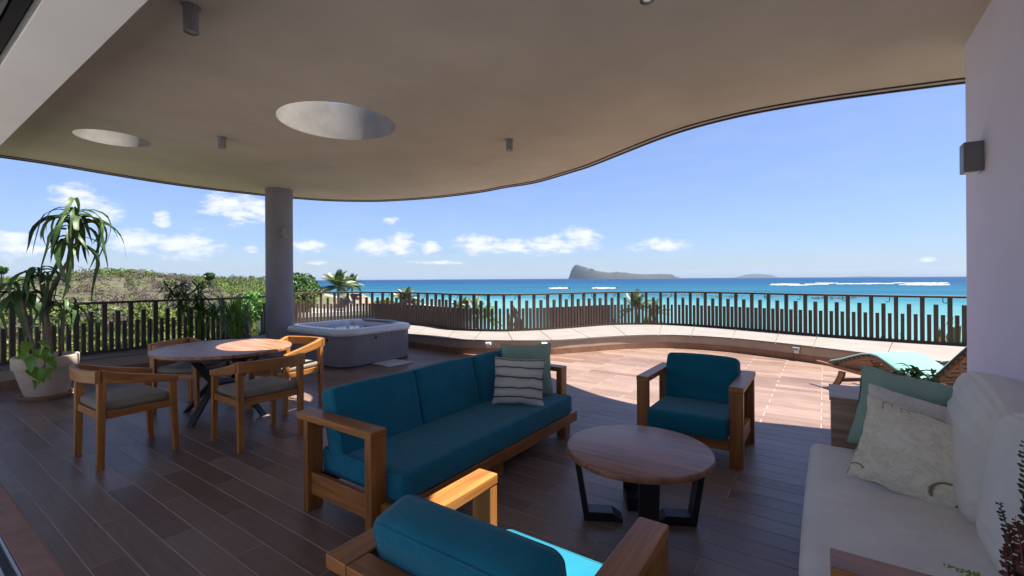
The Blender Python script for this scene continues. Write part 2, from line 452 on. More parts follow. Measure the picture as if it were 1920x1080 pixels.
def resample(o, step=None, n=None):
    o = [Vector(p) for p in o]
    ln = [0]
    for a, b in zip(o, o[1:]): ln.append(ln[-1] + (b - a).length)
    n = n or max(2, int(round(ln[-1] / step)) + 1)
    res = []; j = 0
    for i in range(n):
        t = ln[-1] * i / (n - 1)
        while j < len(ln) - 2 and ln[j + 1] < t: j += 1
        f = (t - ln[j]) / max(1e-9, ln[j + 1] - ln[j]); res.append(o[j].lerp(o[j + 1], min(1, f)))
    return res


def normals2(c):
    """left-hand plan normals of a polyline"""
    o = []
    for i in range(len(c)):
        d = c[min(i + 1, len(c) - 1)] - c[max(i - 1, 0)]; d = Vector((d[0], d[1])).normalized(); o.append(Vector((-d.y, d.x)))
    return o


def cushion(sx, sy, sz, r=0.05, n=14, puff=0.02, seed=0, wr=0.004, gather=0):
    """rounded, slightly puffed cushion centred on the origin"""
    bm = bmesh.new(); bmesh.ops.create_cube(bm, size=2.0)
    bmesh.ops.subdivide_edges(bm, edges=bm.edges[:], cuts=n, use_grid_fill=True)
    h = Vector((sx / 2, sy / 2, sz / 2)); inn = Vector([max(0.001, a - r) for a in h])
    for v in bm.verts:
        # denser sampling towards the edges
        q = Vector([math.copysign(abs(c) ** 0.55, c) for c in v.co])
        p = Vector((q.x * h.x, q.y * h.y, q.z * h.z))
        cl = Vector([max(-inn[i], min(inn[i], p[i])) for i in range(3)])
        d = p - cl
        if d.length > 1e-6: p = cl + d.normalized() * r
        u = p.x / h.x; w = p.y / h.y; t = p.z / h.z
        k = [puff * (1 - w * w) * (1 - t * t), puff * (1 - u * u) * (1 - t * t), puff * (1 - u * u) * (1 - w * w)]
        p += Vector((k[0] * u, k[1] * w, k[2] * t))
        nz = mnoise.fractal(p * 5 + Vector((seed * 7.1, seed, 0)), 1.0, 2.0, 3)
        p += p.normalized() * nz * wr
        if gather:                                     # gathered folds running in from the seams
            edge_ = max(abs(u), abs(t)) ** 3
            fold = mnoise.noise(Vector((p.x * 4, math.atan2(t, u) * 12 + seed, seed * 2.0))) 
            p += Vector((math.copysign(1, u), 0, .5)) * fold * .0065 * (.25 + edge_)
        v.co = p
    me = bpy.data.meshes.new('cushion'); bm.to_mesh(me); bm.free()
    me.uv_layers.new(name='UVMap')
    me.polygons.foreach_set('use_smooth', [True] * len(me.polygons))
    return me


def pillow(w, h, t, seed=0, n=34, pinch=0.07, wr=0.010):
    """knife-edge scatter cushion standing in its local XZ plane, front towards -Y"""
    mb = MB()
    for sgn in (-1, 1):
        rows = []
        for i in range(n + 1):
            row = []
            for k in range(n + 1):
                u = 2 * k / n - 1; v = 2 * i / n - 1
                u = math.sin(u * math.pi / 2) * 0.35 + u * 0.65; v = math.sin(v * math.pi / 2) * 0.35 + v * 0.65
                x = u * w / 2 * (1 - pinch * (1 - v * v)); z = v * h / 2 * (1 - pinch * (1 - u * u))
                e = max(0, (1 - u ** 4) * (1 - v ** 4)) ** 0.62
                y = sgn * t / 2 * e
                q = Vector((x * 6 + seed * 3.3, z * 6, sgn * 2 + seed))
                nz = mnoise.fractal(q, 1.0, 2.0, 4)
                y += sgn * nz * wr * (e ** 0.5) * 1.6
                x += mnoise.noise(q * 2.0) * wr * 0.8; z += mnoise.noise(q * 2.0 + Vector((5, 5, 5))) * wr * 0.8
                row.append((x, y, z))
            rows.append(row if sgn < 0 else row[::-1])
        nv = n + 1; vs = [p for r_ in rows for p in r_]; fs = []; uvs = []
        for i in range(n):
            for k in range(n):
                q = (i * nv + k, i * nv + k + 1, (i + 1) * nv + k + 1, (i + 1) * nv + k); fs.append(q)
                uvs.append([((k + a) / n, (i + b) / n) for a, b in ((0, 0), (1, 0), (1, 1), (0, 1))])
        mb.add(vs, fs, uvs)
    return mb


# ------------------------------------------------------------------ far setting: terrain, sea, islands
SEA = -9.0
shore = [pix(p, 522, z).to_2d() for p, z in ((-900, 1500), (300, 1500), (560, 900), (612, 340), (690, 200), (765, 118), (900, 92), (1200, 80), (1500, 72), (1900, 66), (2500, 60))]
shore += [Vector((150, 40)), Vector((600, -200)), Vector((700, -900)), Vector((-1800, -1200)), Vector((-2200, 0))]
SH = np.array([tuple(p) for p in shore])


def land_sd(x, y):
    """signed distance to the shoreline, positive on land"""
    d = np.full(x.shape, 1e9); ins = np.zeros(x.shape, bool)
    n = len(SH)
    for i in range(n):
        ax, ay = SH[i]; bx, by = SH[(i + 1) % n]
        ex, ey = bx - ax, by - ay
        t = np.clip(((x - ax) * ex + (y - ay) * ey) / (ex * ex + ey * ey), 0, 1)
        d = np.minimum(d, np.hypot(x - ax - t * ex, y - ay - t * ey))
        c = ((ay > y) != (by > y)) & (x < (bx - ax) * (y - ay) / (by - ay + 1e-12) + ax)
        ins ^= c
    return np.where(ins, d, -d)


def smooth01(t): t = np.clip(t, 0, 1); return t * t * (3 - 2 * t)


def camrz(x, y):
    Z = x * fwd.x + y * fwd.y; r = (x * rgt.x + y * rgt.y) / np.maximum(Z, 1e-3); return r, Z


def hgt(x, y):
    x = np.asarray(x, float); y = np.asarray(y, float)
    sd = land_sd(x, y)
    z = np.where(sd > 0, -9.0 + 1.0 * smooth01(sd / 14), -9.0 + np.maximum(sd, -60) * 0.05)
    # two hills on the headland
    def hill(px, Z, top, sa, sb):
        c = pix(px, 522, Z); dx = x - c.x; dy = y - c.y
        a = (dx * rgt.x + dy * rgt.y) / sa; b = (dx * fwd.x + dy * fwd.y) / sb
        return top * np.exp(-(a * a + b * b) / 2)
    hh = hill(215, 165, 7.6, 26, 40) + hill(-40, 185, 9.0, 42, 50) + hill(330, 175, 3.0, 20, 40) + hill(440, 430, 9.5, 34, 90)
    hh = hh + 0.8 * np.sin(x * .11) * np.cos(y * .13)
    return z + np.where(sd > 0, hh * smooth01(sd / 40), 0)


def axis(lo, hi, c0, c1, fine, coarse):
    a = list(np.arange(c0, c1, fine)); p = c0
    while p > lo: coarse_ = max(fine, (c0 - p) * .18 + fine); p -= coarse_; a.insert(0, p)
    p = c1
    while p < hi: p += max(fine, (p - c1) * .18 + fine); a.append(p)
    return np.array(a)


xs = axis(-2200, 700, -330, 60, 5, 40); ys = axis(-1200, 1300, -20, 260, 5, 40)
X, Y = np.meshgrid(xs, ys)
Zg = hgt(X, Y)
mb = MB(); nx = len(xs)
mb.v = [tuple(p) for p in np.stack([X, Y, Zg], -1).reshape(-1, 3)]
for i in range(len(ys) - 1):
    for k in range(nx - 1):
        q = (i * nx + k, i * nx + k + 1, (i + 1) * nx + k + 1, (i + 1) * nx + k); mb.f.append(q); mb.uv.append([(0, 0)] * 4)
mt, nt_, b = mat('terrain_ground')
g = nt_.nodes.new('ShaderNodeNewGeometry'); s_ = nt_.nodes.new('ShaderNodeSeparateXYZ'); nt_.links.new(g.outputs['Position'], s_.inputs[0])
f = nodes_noise(nt_, g.outputs['Position'], 0.12, 6, 0.65)
grass = ramp(nt_, f, [(0.3, (0.035, 0.050, 0.010)), (0.5, (0.075, 0.082, 0.022)), (0.75, (0.075, 0.062, 0.036))])
fh = nodes_noise(nt_, g.outputs['Position'], 0.35, 6, 0.75)
scrubc = ramp(nt_, fh, [(0.36, (0.030, 0.034, 0.012)), (0.5, (0.058, 0.056, 0.024)), (0.62, (0.075, 0.060, 0.046))])
up_ = nt_.nodes.new('ShaderNodeMapRange'); up_.inputs[1].default_value = -7.9; up_.inputs[2].default_value = -7.0; nt_.links.new(s_.outputs[2], up_.inputs[0])
gm = nt_.nodes.new('ShaderNodeMix'); gm.data_type = 'RGBA'; nt_.links.new(up_.outputs[0], gm.inputs[0]); nt_.links.new(grass, gm.inputs[6]); nt_.links.new(scrubc, gm.inputs[7]); grass = gm.outputs[2]
hi = nt_.nodes.new('ShaderNodeMapRange'); hi.inputs[1].default_value = -8.72; hi.inputs[2].default_value = -8.3
nt_.links.new(mth(nt_, 'ADD', s_.outputs[2], mth(nt_, 'MULTIPLY', f, 0.2)), hi.inputs[0])
mxx = nt_.nodes.new('ShaderNodeMix'); mxx.data_type = 'RGBA'; mxx.inputs[6].default_value = (0.24, 0.21, 0.165, 1)
nt_.links.new(hi.outputs[0], mxx.inputs[0]); nt_.links.new(grass, mxx.inputs[7]); nt_.links.new(mxx.outputs[2], b.inputs['Base Color']); setp(b, Roughness=0.95)
M['terrain'] = mt
obj('terrain', mb, mt, smooth=True, kind='structure')

# sea
mt = bpy.data.materials.new('sea_water'); mt.use_nodes = True; n_ = mt.node_tree
for q in list(n_.nodes): n_.nodes.remove(q)
o_ = n_.nodes.new('ShaderNodeOutputMaterial'); g = n_.nodes.new('ShaderNodeNewGeometry')
ln_ = n_.nodes.new('ShaderNodeVectorMath'); ln_.operation = 'LENGTH'; n_.links.new(g.outputs['Position'], ln_.inputs[0])
lg = mth(n_, 'LOGARITHM', ln_.outputs['Value'], 10.0)
mp = n_.nodes.new('ShaderNodeMapping'); mp.inputs['Rotation'].default_value = (0, 0, -YAW); mp.inputs['Scale'].default_value = (0.003, 0.012, 1)
n_.links.new(g.outputs['Position'], mp.inputs['Vector'])
nz = nodes_noise(n_, mp.outputs[0], 1.0, 6, 0.6, 0.3)
mp = n_.nodes.new('ShaderNodeMapping'); mp.inputs['Rotation'].default_value = (0, 0, -YAW); mp.inputs['Scale'].default_value = (0.0006, 0.003, 1)
n_.links.new(g.outputs['Position'], mp.inputs['Vector'])
nz2 = nodes_noise(n_, mp.outputs[0], 1.0, 5, 0.6, 0.3)
dd = mth(n_, 'ADD', lg, mth(n_, 'ADD', mth(n_, 'MULTIPLY', mth(n_, 'SUBTRACT', nz, 0.5), 0.85), mth(n_, 'MULTIPLY', mth(n_, 'SUBTRACT', nz2, 0.5), 0.5)))
t_ = mth(n_, 'MULTIPLY', mth(n_, 'SUBTRACT', dd, 1.8), 1 / 2.2)
colr = ramp(n_, t_, [(0.0, (0.12, 0.20, 0.19)), (0.10, (0.088, 0.18, 0.186)), (0.24, (0.046, 0.14, 0.162)), (0.34, (0.013, 0.075, 0.118)), (0.50, (0.006, 0.046, 0.098)), (0.72, (0.003, 0.026, 0.082)), (1.0, (0.003, 0.020, 0.065))])
mp = n_.nodes.new('ShaderNodeMapping'); mp.inputs['Rotation'].default_value = (0, 0, -YAW); mp.inputs['Scale'].default_value = (0.012, 0.05, 1)
n_.links.new(g.outputs['Position'], mp.inputs['Vector'])
cor = mth(n_, 'MULTIPLY', mth(n_, 'SUBTRACT', nodes_noise(n_, mp.outputs[0], 1.0, 7, 0.7, 0.5), 0.53, clamp=True), 5.0, clamp=True)
near_ = n_.nodes.new('ShaderNodeMapRange'); near_.inputs[1].default_value = 120; near_.inputs[2].default_value = 240; n_.links.new(ln_.outputs['Value'], near_.inputs[0])
cor = mth(n_, 'MULTIPLY', mth(n_, 'MULTIPLY', cor, near_.outputs[0]), 0.55)
cmx = n_.nodes.new('ShaderNodeMix'); cmx.data_type = 'RGBA'; n_.links.new(cor, cmx.inputs[0]); n_.links.new(colr, cmx.inputs[6]); cmx.inputs[7].default_value = (0.008, 0.05, 0.085, 1); colr = cmx.outputs[2]
df = n_.nodes.new('ShaderNodeBsdfDiffuse'); n_.links.new(colr, df.inputs[0])
gl = n_.nodes.new('ShaderNodeBsdfGlossy'); gl.inputs['Roughness'].default_value = 0.25; gl.inputs[0].default_value = (0.8, 0.9, 1, 1)
bpn = n_.nodes.new('ShaderNodeBump'); bpn.inputs['Strength'].default_value = 0.6; bpn.inputs['Distance'].default_value = 0.6
mp = n_.nodes.new('ShaderNodeMapping'); mp.inputs['Rotation'].default_value = (0, 0, -YAW); mp.inputs['Scale'].default_value = (0.08, 0.25, 1)
n_.links.new(g.outputs['Position'], mp.inputs['Vector'])
n_.links.new(nodes_noise(n_, mp.outputs[0], 1.0, 5, 0.65), bpn.inputs['Height'])
n_.links.new(bpn.outputs[0], gl.inputs['Normal']); n_.links.new(bpn.outputs[0], df.inputs['Normal'])
ms = n_.nodes.new('ShaderNodeMixShader'); ms.inputs[0].default_value = 0.07
n_.links.new(df.outputs[0], ms.inputs[1]); n_.links.new(gl.outputs[0], ms.inputs[2]); n_.links.new(ms.outputs[0], o_.inputs[0])
RS = 13500
mb = MB(); rings = [40, 120, 400, 1500, 5000, RS]
vs = [(0, 0, SEA)]; fs = []
for r_ in rings:
    for k in range(64): vs.append((r_ * math.cos(k * math.pi / 32), r_ * math.sin(k * math.pi / 32), SEA))
for k in range(64): fs.append((0, 1 + k, 1 + (k + 1) % 64))
for i in range(len(rings) - 1):
    for k in range(64):
        fs.append((1 + i * 64 + k, 1 + (i + 1) * 64 + k, 1 + (i + 1) * 64 + (k + 1) % 64, 1 + i * 64 + (k + 1) % 64))
mb.add(vs, fs)
obj('sea', mb, mt, kind='structure')


def island(name, prof, Z, depth, matl, seed):
    """ridge line given in the photograph's pixels, built as a real hill of rock at distance Z"""
    base = SEA - 2
    n = 90; cols = 17
    rows = []
    px0, px1 = prof[0][0], prof[-1][0]
    for i in range(n + 1):
        px = px0 + (px1 - px0) * i / n
        py = np.interp(px, [p[0] for p in prof], [p[1] for p in prof])
        top = pix(px, py, Z).z - base
        c = pix(px, 522, Z)
        wd = depth * (0.35 + 0.65 * math.sin(math.pi * min(1, max(0.02, (i + 1) / (n + 2)))) ** 0.6)
        row = []
        for k in range(cols):
            s = 2 * k / (cols - 1) - 1
            hgt_ = top * max(0, 1 - abs(s) ** 1.7) if abs(s) < 1 else 0
            p = c + fwd * (s * wd)
            nz = mnoise.fractal(Vector((p.x / 60 + seed, p.y / 60, 0)), 1, 2, 4)
            hh = hgt_ * (1 + (0.16 * nz if 0 < abs(s) < 1 else 0.02 * nz))
            row.append((p.x + nz * 6, p.y + nz * 6, base + max(0, hh)))
        rows.append(row)
    mb = MB().strip(rows)
    return obj(name, mb, matl, smooth=True, kind='structure')


mt, n_, b = mat('island_rock')
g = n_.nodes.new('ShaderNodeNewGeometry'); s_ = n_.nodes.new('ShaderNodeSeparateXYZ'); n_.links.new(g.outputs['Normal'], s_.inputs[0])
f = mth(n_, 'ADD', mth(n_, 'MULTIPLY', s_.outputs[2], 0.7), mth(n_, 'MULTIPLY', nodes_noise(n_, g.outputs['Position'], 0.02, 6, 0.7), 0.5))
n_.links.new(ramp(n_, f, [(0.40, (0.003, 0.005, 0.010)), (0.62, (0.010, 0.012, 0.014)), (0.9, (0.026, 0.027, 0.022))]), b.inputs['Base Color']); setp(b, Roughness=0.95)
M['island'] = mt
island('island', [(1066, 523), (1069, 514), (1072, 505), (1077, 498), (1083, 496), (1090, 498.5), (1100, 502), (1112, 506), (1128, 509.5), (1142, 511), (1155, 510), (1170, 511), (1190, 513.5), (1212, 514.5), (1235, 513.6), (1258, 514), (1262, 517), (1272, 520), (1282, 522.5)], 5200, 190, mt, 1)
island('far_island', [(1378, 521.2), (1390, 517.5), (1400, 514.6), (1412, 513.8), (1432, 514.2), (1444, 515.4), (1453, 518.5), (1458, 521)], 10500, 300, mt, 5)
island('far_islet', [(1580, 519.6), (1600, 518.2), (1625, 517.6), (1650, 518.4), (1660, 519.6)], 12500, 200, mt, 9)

# surf on the reef and the dark reef flats
rng = random.Random(3)


def foam_streak(mb, px0, px1, py, th):
    n = max(4, int((px1 - px0) / 4)); a = []; bb = []
    for i in range(n + 1):
        px = px0 + (px1 - px0) * i / n
        e = max(0.0, math.sin(math.pi * i / n)) ** 0.5 * th * rng.uniform(0.25, 1.0)
        y = py + rng.uniform(-.4, .4)
        rr = []
        for q in (y - e / 2, y + e / 2):
            d = pix(px, q, 1) - Vector((0, 0, EYE)); t = (SEA + 0.4 - EYE) / d.z; rr.append(Vector((0, 0, EYE)) + d * t)
        a.append(rr[0]); bb.append(rr[1])
    mid = [(p + q) / 2 + Vector((0, 0, 1.2)) for p, q in zip(a, bb)]
    mb.strip([[tuple(p) for p in a], [tuple(p) for p in mid], [tuple(p) for p in bb]])


mb = MB()
for a_ in [(1108, 1147, 541, 2.6), (1035, 1050, 541.5, 3.0), (1438, 1535, 533.4, 3.2), (1541, 1556, 531.8, 2.4), (1572, 1680, 532.6, 3.2), (1676, 1815, 531.6, 3.4), (1690, 1800, 534.5, 1.4), (1440, 1500, 534.8, 1.2), (1820, 2100, 531, 3.4)]:
    for _ in range(max(2, int((a_[1] - a_[0]) / 16))):
        w_ = rng.uniform(14, 60); c_ = rng.uniform(a_[0], a_[1])
        foam_streak(mb, c_ - w_ / 2, c_ + w_ / 2, a_[2] + rng.gauss(0, .35), a_[3] * rng.uniform(.12, .38))
obj('surf_foam', mb, M['foam'], smooth=True, kind='stuff')
mb = MB()
for px0, px1, py, cnt in ((1225, 1330, 554.5, 46), (1330, 1395, 556.5, 16), (1430, 1460, 557, 10), (1520, 1605, 559.5, 46), (1140, 1225, 553.5, 16)):
    for _ in range(cnt):
        px = rng.uniform(px0, px1); p_y = py + rng.gauss(0, 1.1)
        d = pix(px, p_y, 1) - Vector((0, 0, EYE)); p = Vector((0, 0, EYE)) + d * ((SEA - EYE) / d.z)
        r_ = rng.uniform(0.5, 1.7)
        vs = [(p.x + r_ * rng.uniform(.6, 1.3) * math.cos(t * 1.047), p.y + r_ * rng.uniform(.6, 1.3) * math.sin(t * 1.047), SEA - .1) for t in range(6)] + [(p.x, p.y, SEA + rng.uniform(.3, .8))]
        mb.add(vs, [(k, (k + 1) % 6, 6) for k in range(6)])
obj('reef_rocks', mb, M['reef'], kind='stuff')


# ------------------------------------------------------------------ vegetation beyond the terrace
def leaf_cloud(centres, radii, count, size, rs, flat=0.75):
    """small leaf quads spread through clumps -> (verts, faces) arrays"""
    k = rs.randint(0, len(centres), count)
    d = rs.normal(size=(count, 3)); d /= np.linalg.norm(d, axis=1)[:, None]
    rad = rs.uniform(0.45, 1.0, count) ** 0.5
    p = centres[k] + d * (rad * radii[k])[:, None] * np.array([1, 1, flat])
    a = rs.normal(size=(count, 3)); a /= np.linalg.norm(a, axis=1)[:, None]
    a = a + d * 0.5
    b_ = np.cross(a, rs.normal(size=(count, 3))); b_ /= np.linalg.norm(b_, axis=1)[:, None]
    c_ = np.cross(a, b_); c_ /= np.linalg.norm(c_, axis=1)[:, None]
    s = (size if np.ndim(size) == 0 else size[k]) * rs.uniform(0.6, 1.35, count)
    s = s[:, None]
    v = np.stack([p - b_ * s, p + c_ * s * .55, p + b_ * s, p - c_ * s * .55], 1).reshape(-1, 3)
    f = np.arange(count * 4).reshape(-1, 4)
    return v, f


def np_mesh(name, v, f, m):
    me = bpy.data.meshes.new(name)
    me.vertices.add(len(v)); me.vertices.foreach_set('co', v.astype(np.float32).ravel())
    n = len(f); me.loops.add(n * 4); me.loops.foreach_set('vertex_index', f.astype(np.int32).ravel())
    me.polygons.add(n); me.polygons.foreach_set('loop_start', np.arange(0, n * 4, 4, dtype=np.int32))
    try: me.polygons.foreach_set('loop_total', np.full(n, 4, dtype=np.int32))
    except Exception: pass
    me.update(calc_edges=True); me.validate(); me.materials.append(m); return me


rs = np.random.RandomState(11)


def scrub(name, m, n, zr, rr, size, per, sel):
    r = rs.uniform(rr[0], rr[1], n * 4); Zc = zr[0] * (zr[1] / zr[0]) ** rs.uniform(0, 1, n * 4)
    x = (fwd.x + r * rgt.x) * Zc; y = (fwd.y + r * rgt.y) * Zc
    ok = (land_sd(x, y) > 6) & sel(x, y, r, Zc, rs)
    x, y, Zc = x[ok][:n], y[ok][:n], Zc[ok][:n]
    z = hgt(x, y)
    rad = rs.uniform(0.8, 1.9, len(x)) * np.clip(Zc / 150, 0.7, 2.4)
    c = np.stack([x, y, z + rad * .55], 1)
    v, f = leaf_cloud(c, rad, per * len(x), size * np.clip(Zc / 130, .55, 3.0), rs)
    return link(name, np_mesh(name, v, f, m), None, kind='stuff')


def patch(x, y): return np.sin(x * .05 + 1.3 * np.sin(y * .045)) + np.sin(y * .07 + .8 * np.sin(x * .06))


scrub('hillside_scrub', M['scrub_green'], 4600, (55, 520), (-1.5, -.44), .24, 70, lambda x, y, r, Z, q: (patch(x, y) > -.25) | (hgt(x, y) > 2.6) | (q.uniform(size=len(x)) < .15))
scrub('bare_twig_scrub', M['scrub_grey'], 2600, (70, 520), (-1.5, -.44), .19, 70, lambda x, y, r, Z, q: ((patch(x, y) < .2) & (hgt(x, y) < 3.6)) | (q.uniform(size=len(x)) < .05))


def bush_mesh(seed, R_=1.0, H=1.6, n=900, size=.11, m='bush_olive'):
    q = np.random.RandomState(seed)
    k = 11
    c = np.stack([q.normal(0, .45, k) * R_, q.normal(0, .45, k) * R_, q.uniform(.25, .85, k) * H], 1)
    v, f = leaf_cloud(c, q.uniform(.28, .5, k) * R_, n, size, q, .85)
    return np_mesh('crown', v, f, M[m])


def trunk_mesh(seed, H=1.0, r=.06, n=4):
    q = random.Random(seed); mb = MB()
    for i in range(n):
        a = q.uniform(0, 6.28); l = q.uniform(.2, .5)
        mb.tube([(0, 0, -.3), (math.cos(a) * l * .3, math.sin(a) * l * .3, H * .35), (math.cos(a) * l, math.sin(a) * l, H * .8)], [r, r * .7, r * .3], 6)
    me = mb.mesh('trunk'); me.materials.append(M['bark']); return me


bushes = [bush_mesh(i, 1.0, 1.7, 3800, .045, 'bush_olive') for i in range(4)]
bushes_t = [bush_mesh(40 + i, 1.05, 1.9, 2600, .040, 'scrub_grey') for i in range(2)]
trunks = [trunk_mesh(i) for i in range(3)]
# bushes one can tell apart behind the fence on the land side
spots = []
q = random.Random(21)
for i in range(46):
    px = q.uniform(-60, 505); Z = q.uniform(22, 66)
    spots.append((px, Z))
spots.sort(key=lambda t: -t[1])
for i, (px, Z) in enumerate(spots):
    p = pix(px, 522, Z)
    gz = float(hgt(np.array([p.x]), np.array([p.y]))[0])
    top = 1.5 - (q.uniform(22, 46) if Z > 34 else q.uniform(48, 75)) * Z / FPX      # crown top
    H = max(2.0, top - gz); s = H / 1.9
    grey = q.random() < .16
    where = 'behind the potted dracaena' if px < 150 else 'seen through the fence above the nearest dining chair' if px < 290 else 'behind the dark potted bamboo' if px < 410 else 'just inland of the grey column'
    dist = 'farther' if Z > 44 else 'nearer'
    t = thing('bush' if not grey else 'bare_bush', ('%s leafy olive-green bush %s' if not grey else '%s leafless grey-brown bush %s') % (dist, where), 'bush', (p.x, p.y, gz), q.uniform(0, 6.28), 'bushes beyond the fence')
    s2 = q.uniform(2.2, 4.0) * (Z / 45) ** .5
    t.scale = (s2 * 1.15, s2 * 1.15, s)
    link('crown', (bushes_t[i % 2] if grey else bushes[i % 4]), None, t)
    link('trunk', trunks[i % 3], None, t)


def tree(name, label, px, Ztop_py, Z, wpx, m, seed, n=5000, leaf=.14, squash=.8, base=None):
    p = pix(px, 522, Z); top = pix(px, Ztop_py, Z).z; rad = wpx * Z / FPX
    gz = float(hgt(np.array([p.x]), np.array([p.y]))[0]) if base is None else base
    t = thing(name, label, 'tree', (p.x, p.y, gz))
    q = np.random.RandomState(seed); k = 26
    c = q.normal(0, 1, (k, 3)); c /= np.linalg.norm(c, axis=1)[:, None]; c *= (q.uniform(.3, .95, k) ** .6)[:, None] * rad * .75
    c[:, 2] *= squash; c[:, 2] += top - gz - rad * squash * 1.02
    v, f = leaf_cloud(c, q.uniform(.22, .42, k) * rad, n, leaf, q, .8)
    link('crown', np_mesh('crown', v, f, M[m]), None, t)
    mb = MB(); hc = top - gz - rad * squash
    mb.tube([(0, 0, 0), (.1, .05, hc * .5), (0, 0, hc * .95)], [rad * .12, rad * .09, rad * .05], 8)
    for i in range(5):
        a = i * 1.26 + .3; mb.tube([(0, 0, hc * .7), (math.cos(a) * rad * .35, math.sin(a) * rad * .35, hc), (math.cos(a) * rad * .6, math.sin(a) * rad * .6, hc + rad * .3)], [rad * .05, rad * .035, rad * .015], 6)
    obj('trunk', mb, M['bark'], t, True, world=False)
    return t


tree('broadleaf_tree', 'dark green rounded tree just seaward of the grey column', 566, 511, 42, 40, 'tree_dark', 5, 6500, .15)
tree('broadleaf_tree', 'small dark lone tree on the skyline between the two hills', 392, 509, 120, 11, 'tree_dark', 6, 1200, .3)
tree('yellow_tree', 'yellow-green low tree in front of the dark tree by the column', 572, 541, 33, 30, 'bush_olive', 7, 2500, .12)
tree('yellow_tree', 'yellow-green shrub left of the palm tops seen over the rail', 722, 557, 36, 26, 'bush_yellow', 8, 2000, .13)
tree('broadleaf_tree', 'tall green bush against the column behind the grassy pot plant', 462, 545, 26, 42, 'bamboo', 9, 5000, .10)
tree('broadleaf_tree', 'dark tree tip at the far edge beside the potted dracaena', 2, 497, 70, 12, 'tree_dark', 12, 1200, .2)


def frond(L_, leaflets, w, droop, seed=0, fan=.75, m='palm', up=.5):
    """pinnate frond along +X with drooping tip"""
    q = random.Random(seed); mb = MB()
    pts = []
    for i in range(9):
        t = i / 8; pts.append(Vector((L_ * t * (1 - .18 * t * droop), 0, L_ * (up * t - droop * t * t))))
    mb.tube(pts, [L_ * .010 * (1 - .8 * i / 8) + .001 for i in range(9)], 4)
    for i in range(leaflets):
        t = .12 + .88 * i / leaflets
        k = t * 8; j = min(7, int(k)); p = pts[j].lerp(pts[j + 1], k - j); d = (pts[j + 1] - pts[j]).normalized()
        ll = L_ * w * (math.sin(math.pi * (t * .82 + .14)) ** .7) * q.uniform(.85, 1.1)
        for s in (-1, 1):
            o = (d * fan + Vector((0, s, -.25 - .25 * droop))).normalized(); side = o.cross(Vector((0, 0, 1))).normalized() * (ll * .032 + L_ * .003)
            e = p + o * ll; mid = p + o * ll * .5 + Vector((0, 0, ll * .03))
            mb.add([p - side * .6, p + side * .6, mid + side, e - Vector((0, 0, ll * .12)), mid - side], [(0, 1, 2, 4), (4, 2, 3)])
    me = mb.mesh('frond'); me.materials.append(M[m]); return me


def palm(name, label, px, py, Z, rpx, n, seed, m='palm', fan=.75, w=.30, droop=.5):
    p = pix(px, py, Z); gz = float(hgt(np.array([p.x]), np.array([p.y]))[0]); Lf = rpx * Z / FPX
    t = thing(name, label, 'palm tree', (p.x, p.y, gz), 0, 'palms beyond the fence')
    H = p.z - gz
    mb = MB().tube([(0, 0, 0), (.12, .05, H * .4), (.05, 0, H * .8), (0, 0, H)], [Lf * .10, Lf * .075, Lf * .07, Lf * .05], 9)
    obj('trunk', mb, M['bark'], t, True, world=False)
    fm = [frond(Lf, 36, w, droop + .12 * i, seed + i, fan, m, up=.55 - .1 * i) for i in range(3)]
    q = random.Random(seed)
    for i in range(n):
        o = link('frond', fm[i % 3], None, t); o.location = (0, 0, H)
        tier = i / n
        o.rotation_euler = (q.uniform(-.3, .3), -R(80) + R(100) * tier + q.uniform(-.1, .1), i * 2.4 + q.uniform(-.2, .2))
    return t


palm('fan_palm', 'large pale palm rising beside the thatched roof', 634, 541, 36, 40, 30, 3, w=.30)
palm('fan_palm', 'smaller dark palm just behind the large pale palm', 660, 536, 44, 26, 20, 4, 'tree_dark', w=.30)
palm('palm', 'bushy palm topping the rail seaward of the hot tub', 762, 568, 30, 34, 26, 5, w=.36)
palm('palm', 'small palm behind the densest stretch of posts', 868, 592, 30, 40, 20, 6, w=.3)
palm('palm', 'thin spiky palm poking over the rail left of the turquoise gap', 893, 588, 24, 40, 16, 7, w=.22, droop=.3)
palm('palm', 'spiky palm over the rail at the seaward bend below the island tail', 1193, 580, 22, 40, 22, 8, w=.24, droop=.3)
palm('palm', 'low palm behind the posts just right of the seaward bend', 1228, 590, 24, 34, 16, 9, w=.26, droop=.35)
palm('palm', 'drooping green palm beside the turquoise gap under the rail', 915, 600, 21, 36, 14, 12, 'bamboo', w=.24, droop=.5)

# flowering hedge plants along the foot of the building on the sea side
sm = [bush_mesh(70 + i, .9, 1.5, 1200, .07, 'bush_yellow') for i in range(3)]
sg = [bush_mesh(80 + i, .9, 1.5, 1200, .07, 'bush_olive') for i in range(2)]
q = random.Random(5)
for i, (px, py, Z) in enumerate([(938, 612, 16), (962, 600, 17), (985, 604, 16), (1008, 598, 17), (1026, 608, 16), (850, 600, 22), (830, 588, 26), (905, 606, 18), (1180, 598, 18), (1212, 596, 18), (1250, 602, 17), (1365, 606, 17), (1655, 622, 16), (1690, 628, 15), (1730, 620, 15), (1765, 626, 14), (1800, 618, 14), (1150, 590, 24)]):
    p = pix(px, py - 9, Z); gz = float(hgt(np.array([p.x]), np.array([p.y]))[0])
    t = thing('hedge_shrub', 'yellow-green shrub outside the fence ' + ('behind its densest stretch by the hot tub' if px < 915 else 'in the turquoise gap above the sage pillow' if px < 1060 else 'at its seaward bend' if px < 1300 else 'above the teal armchair' if px < 1500 else 'at its far end by the sun loungers'), 'shrub', (p.x, p.y, gz), q.uniform(0, 6), 'shrubs outside the sea-side fence')
    hh = p.z - gz; t.scale = (1.1, 1.1, hh / 1.55)
    link('crown', (sm[i % 3] if i % 3 else sg[i % 2]), None, t); link('trunk', trunks[i % 3], None, t)

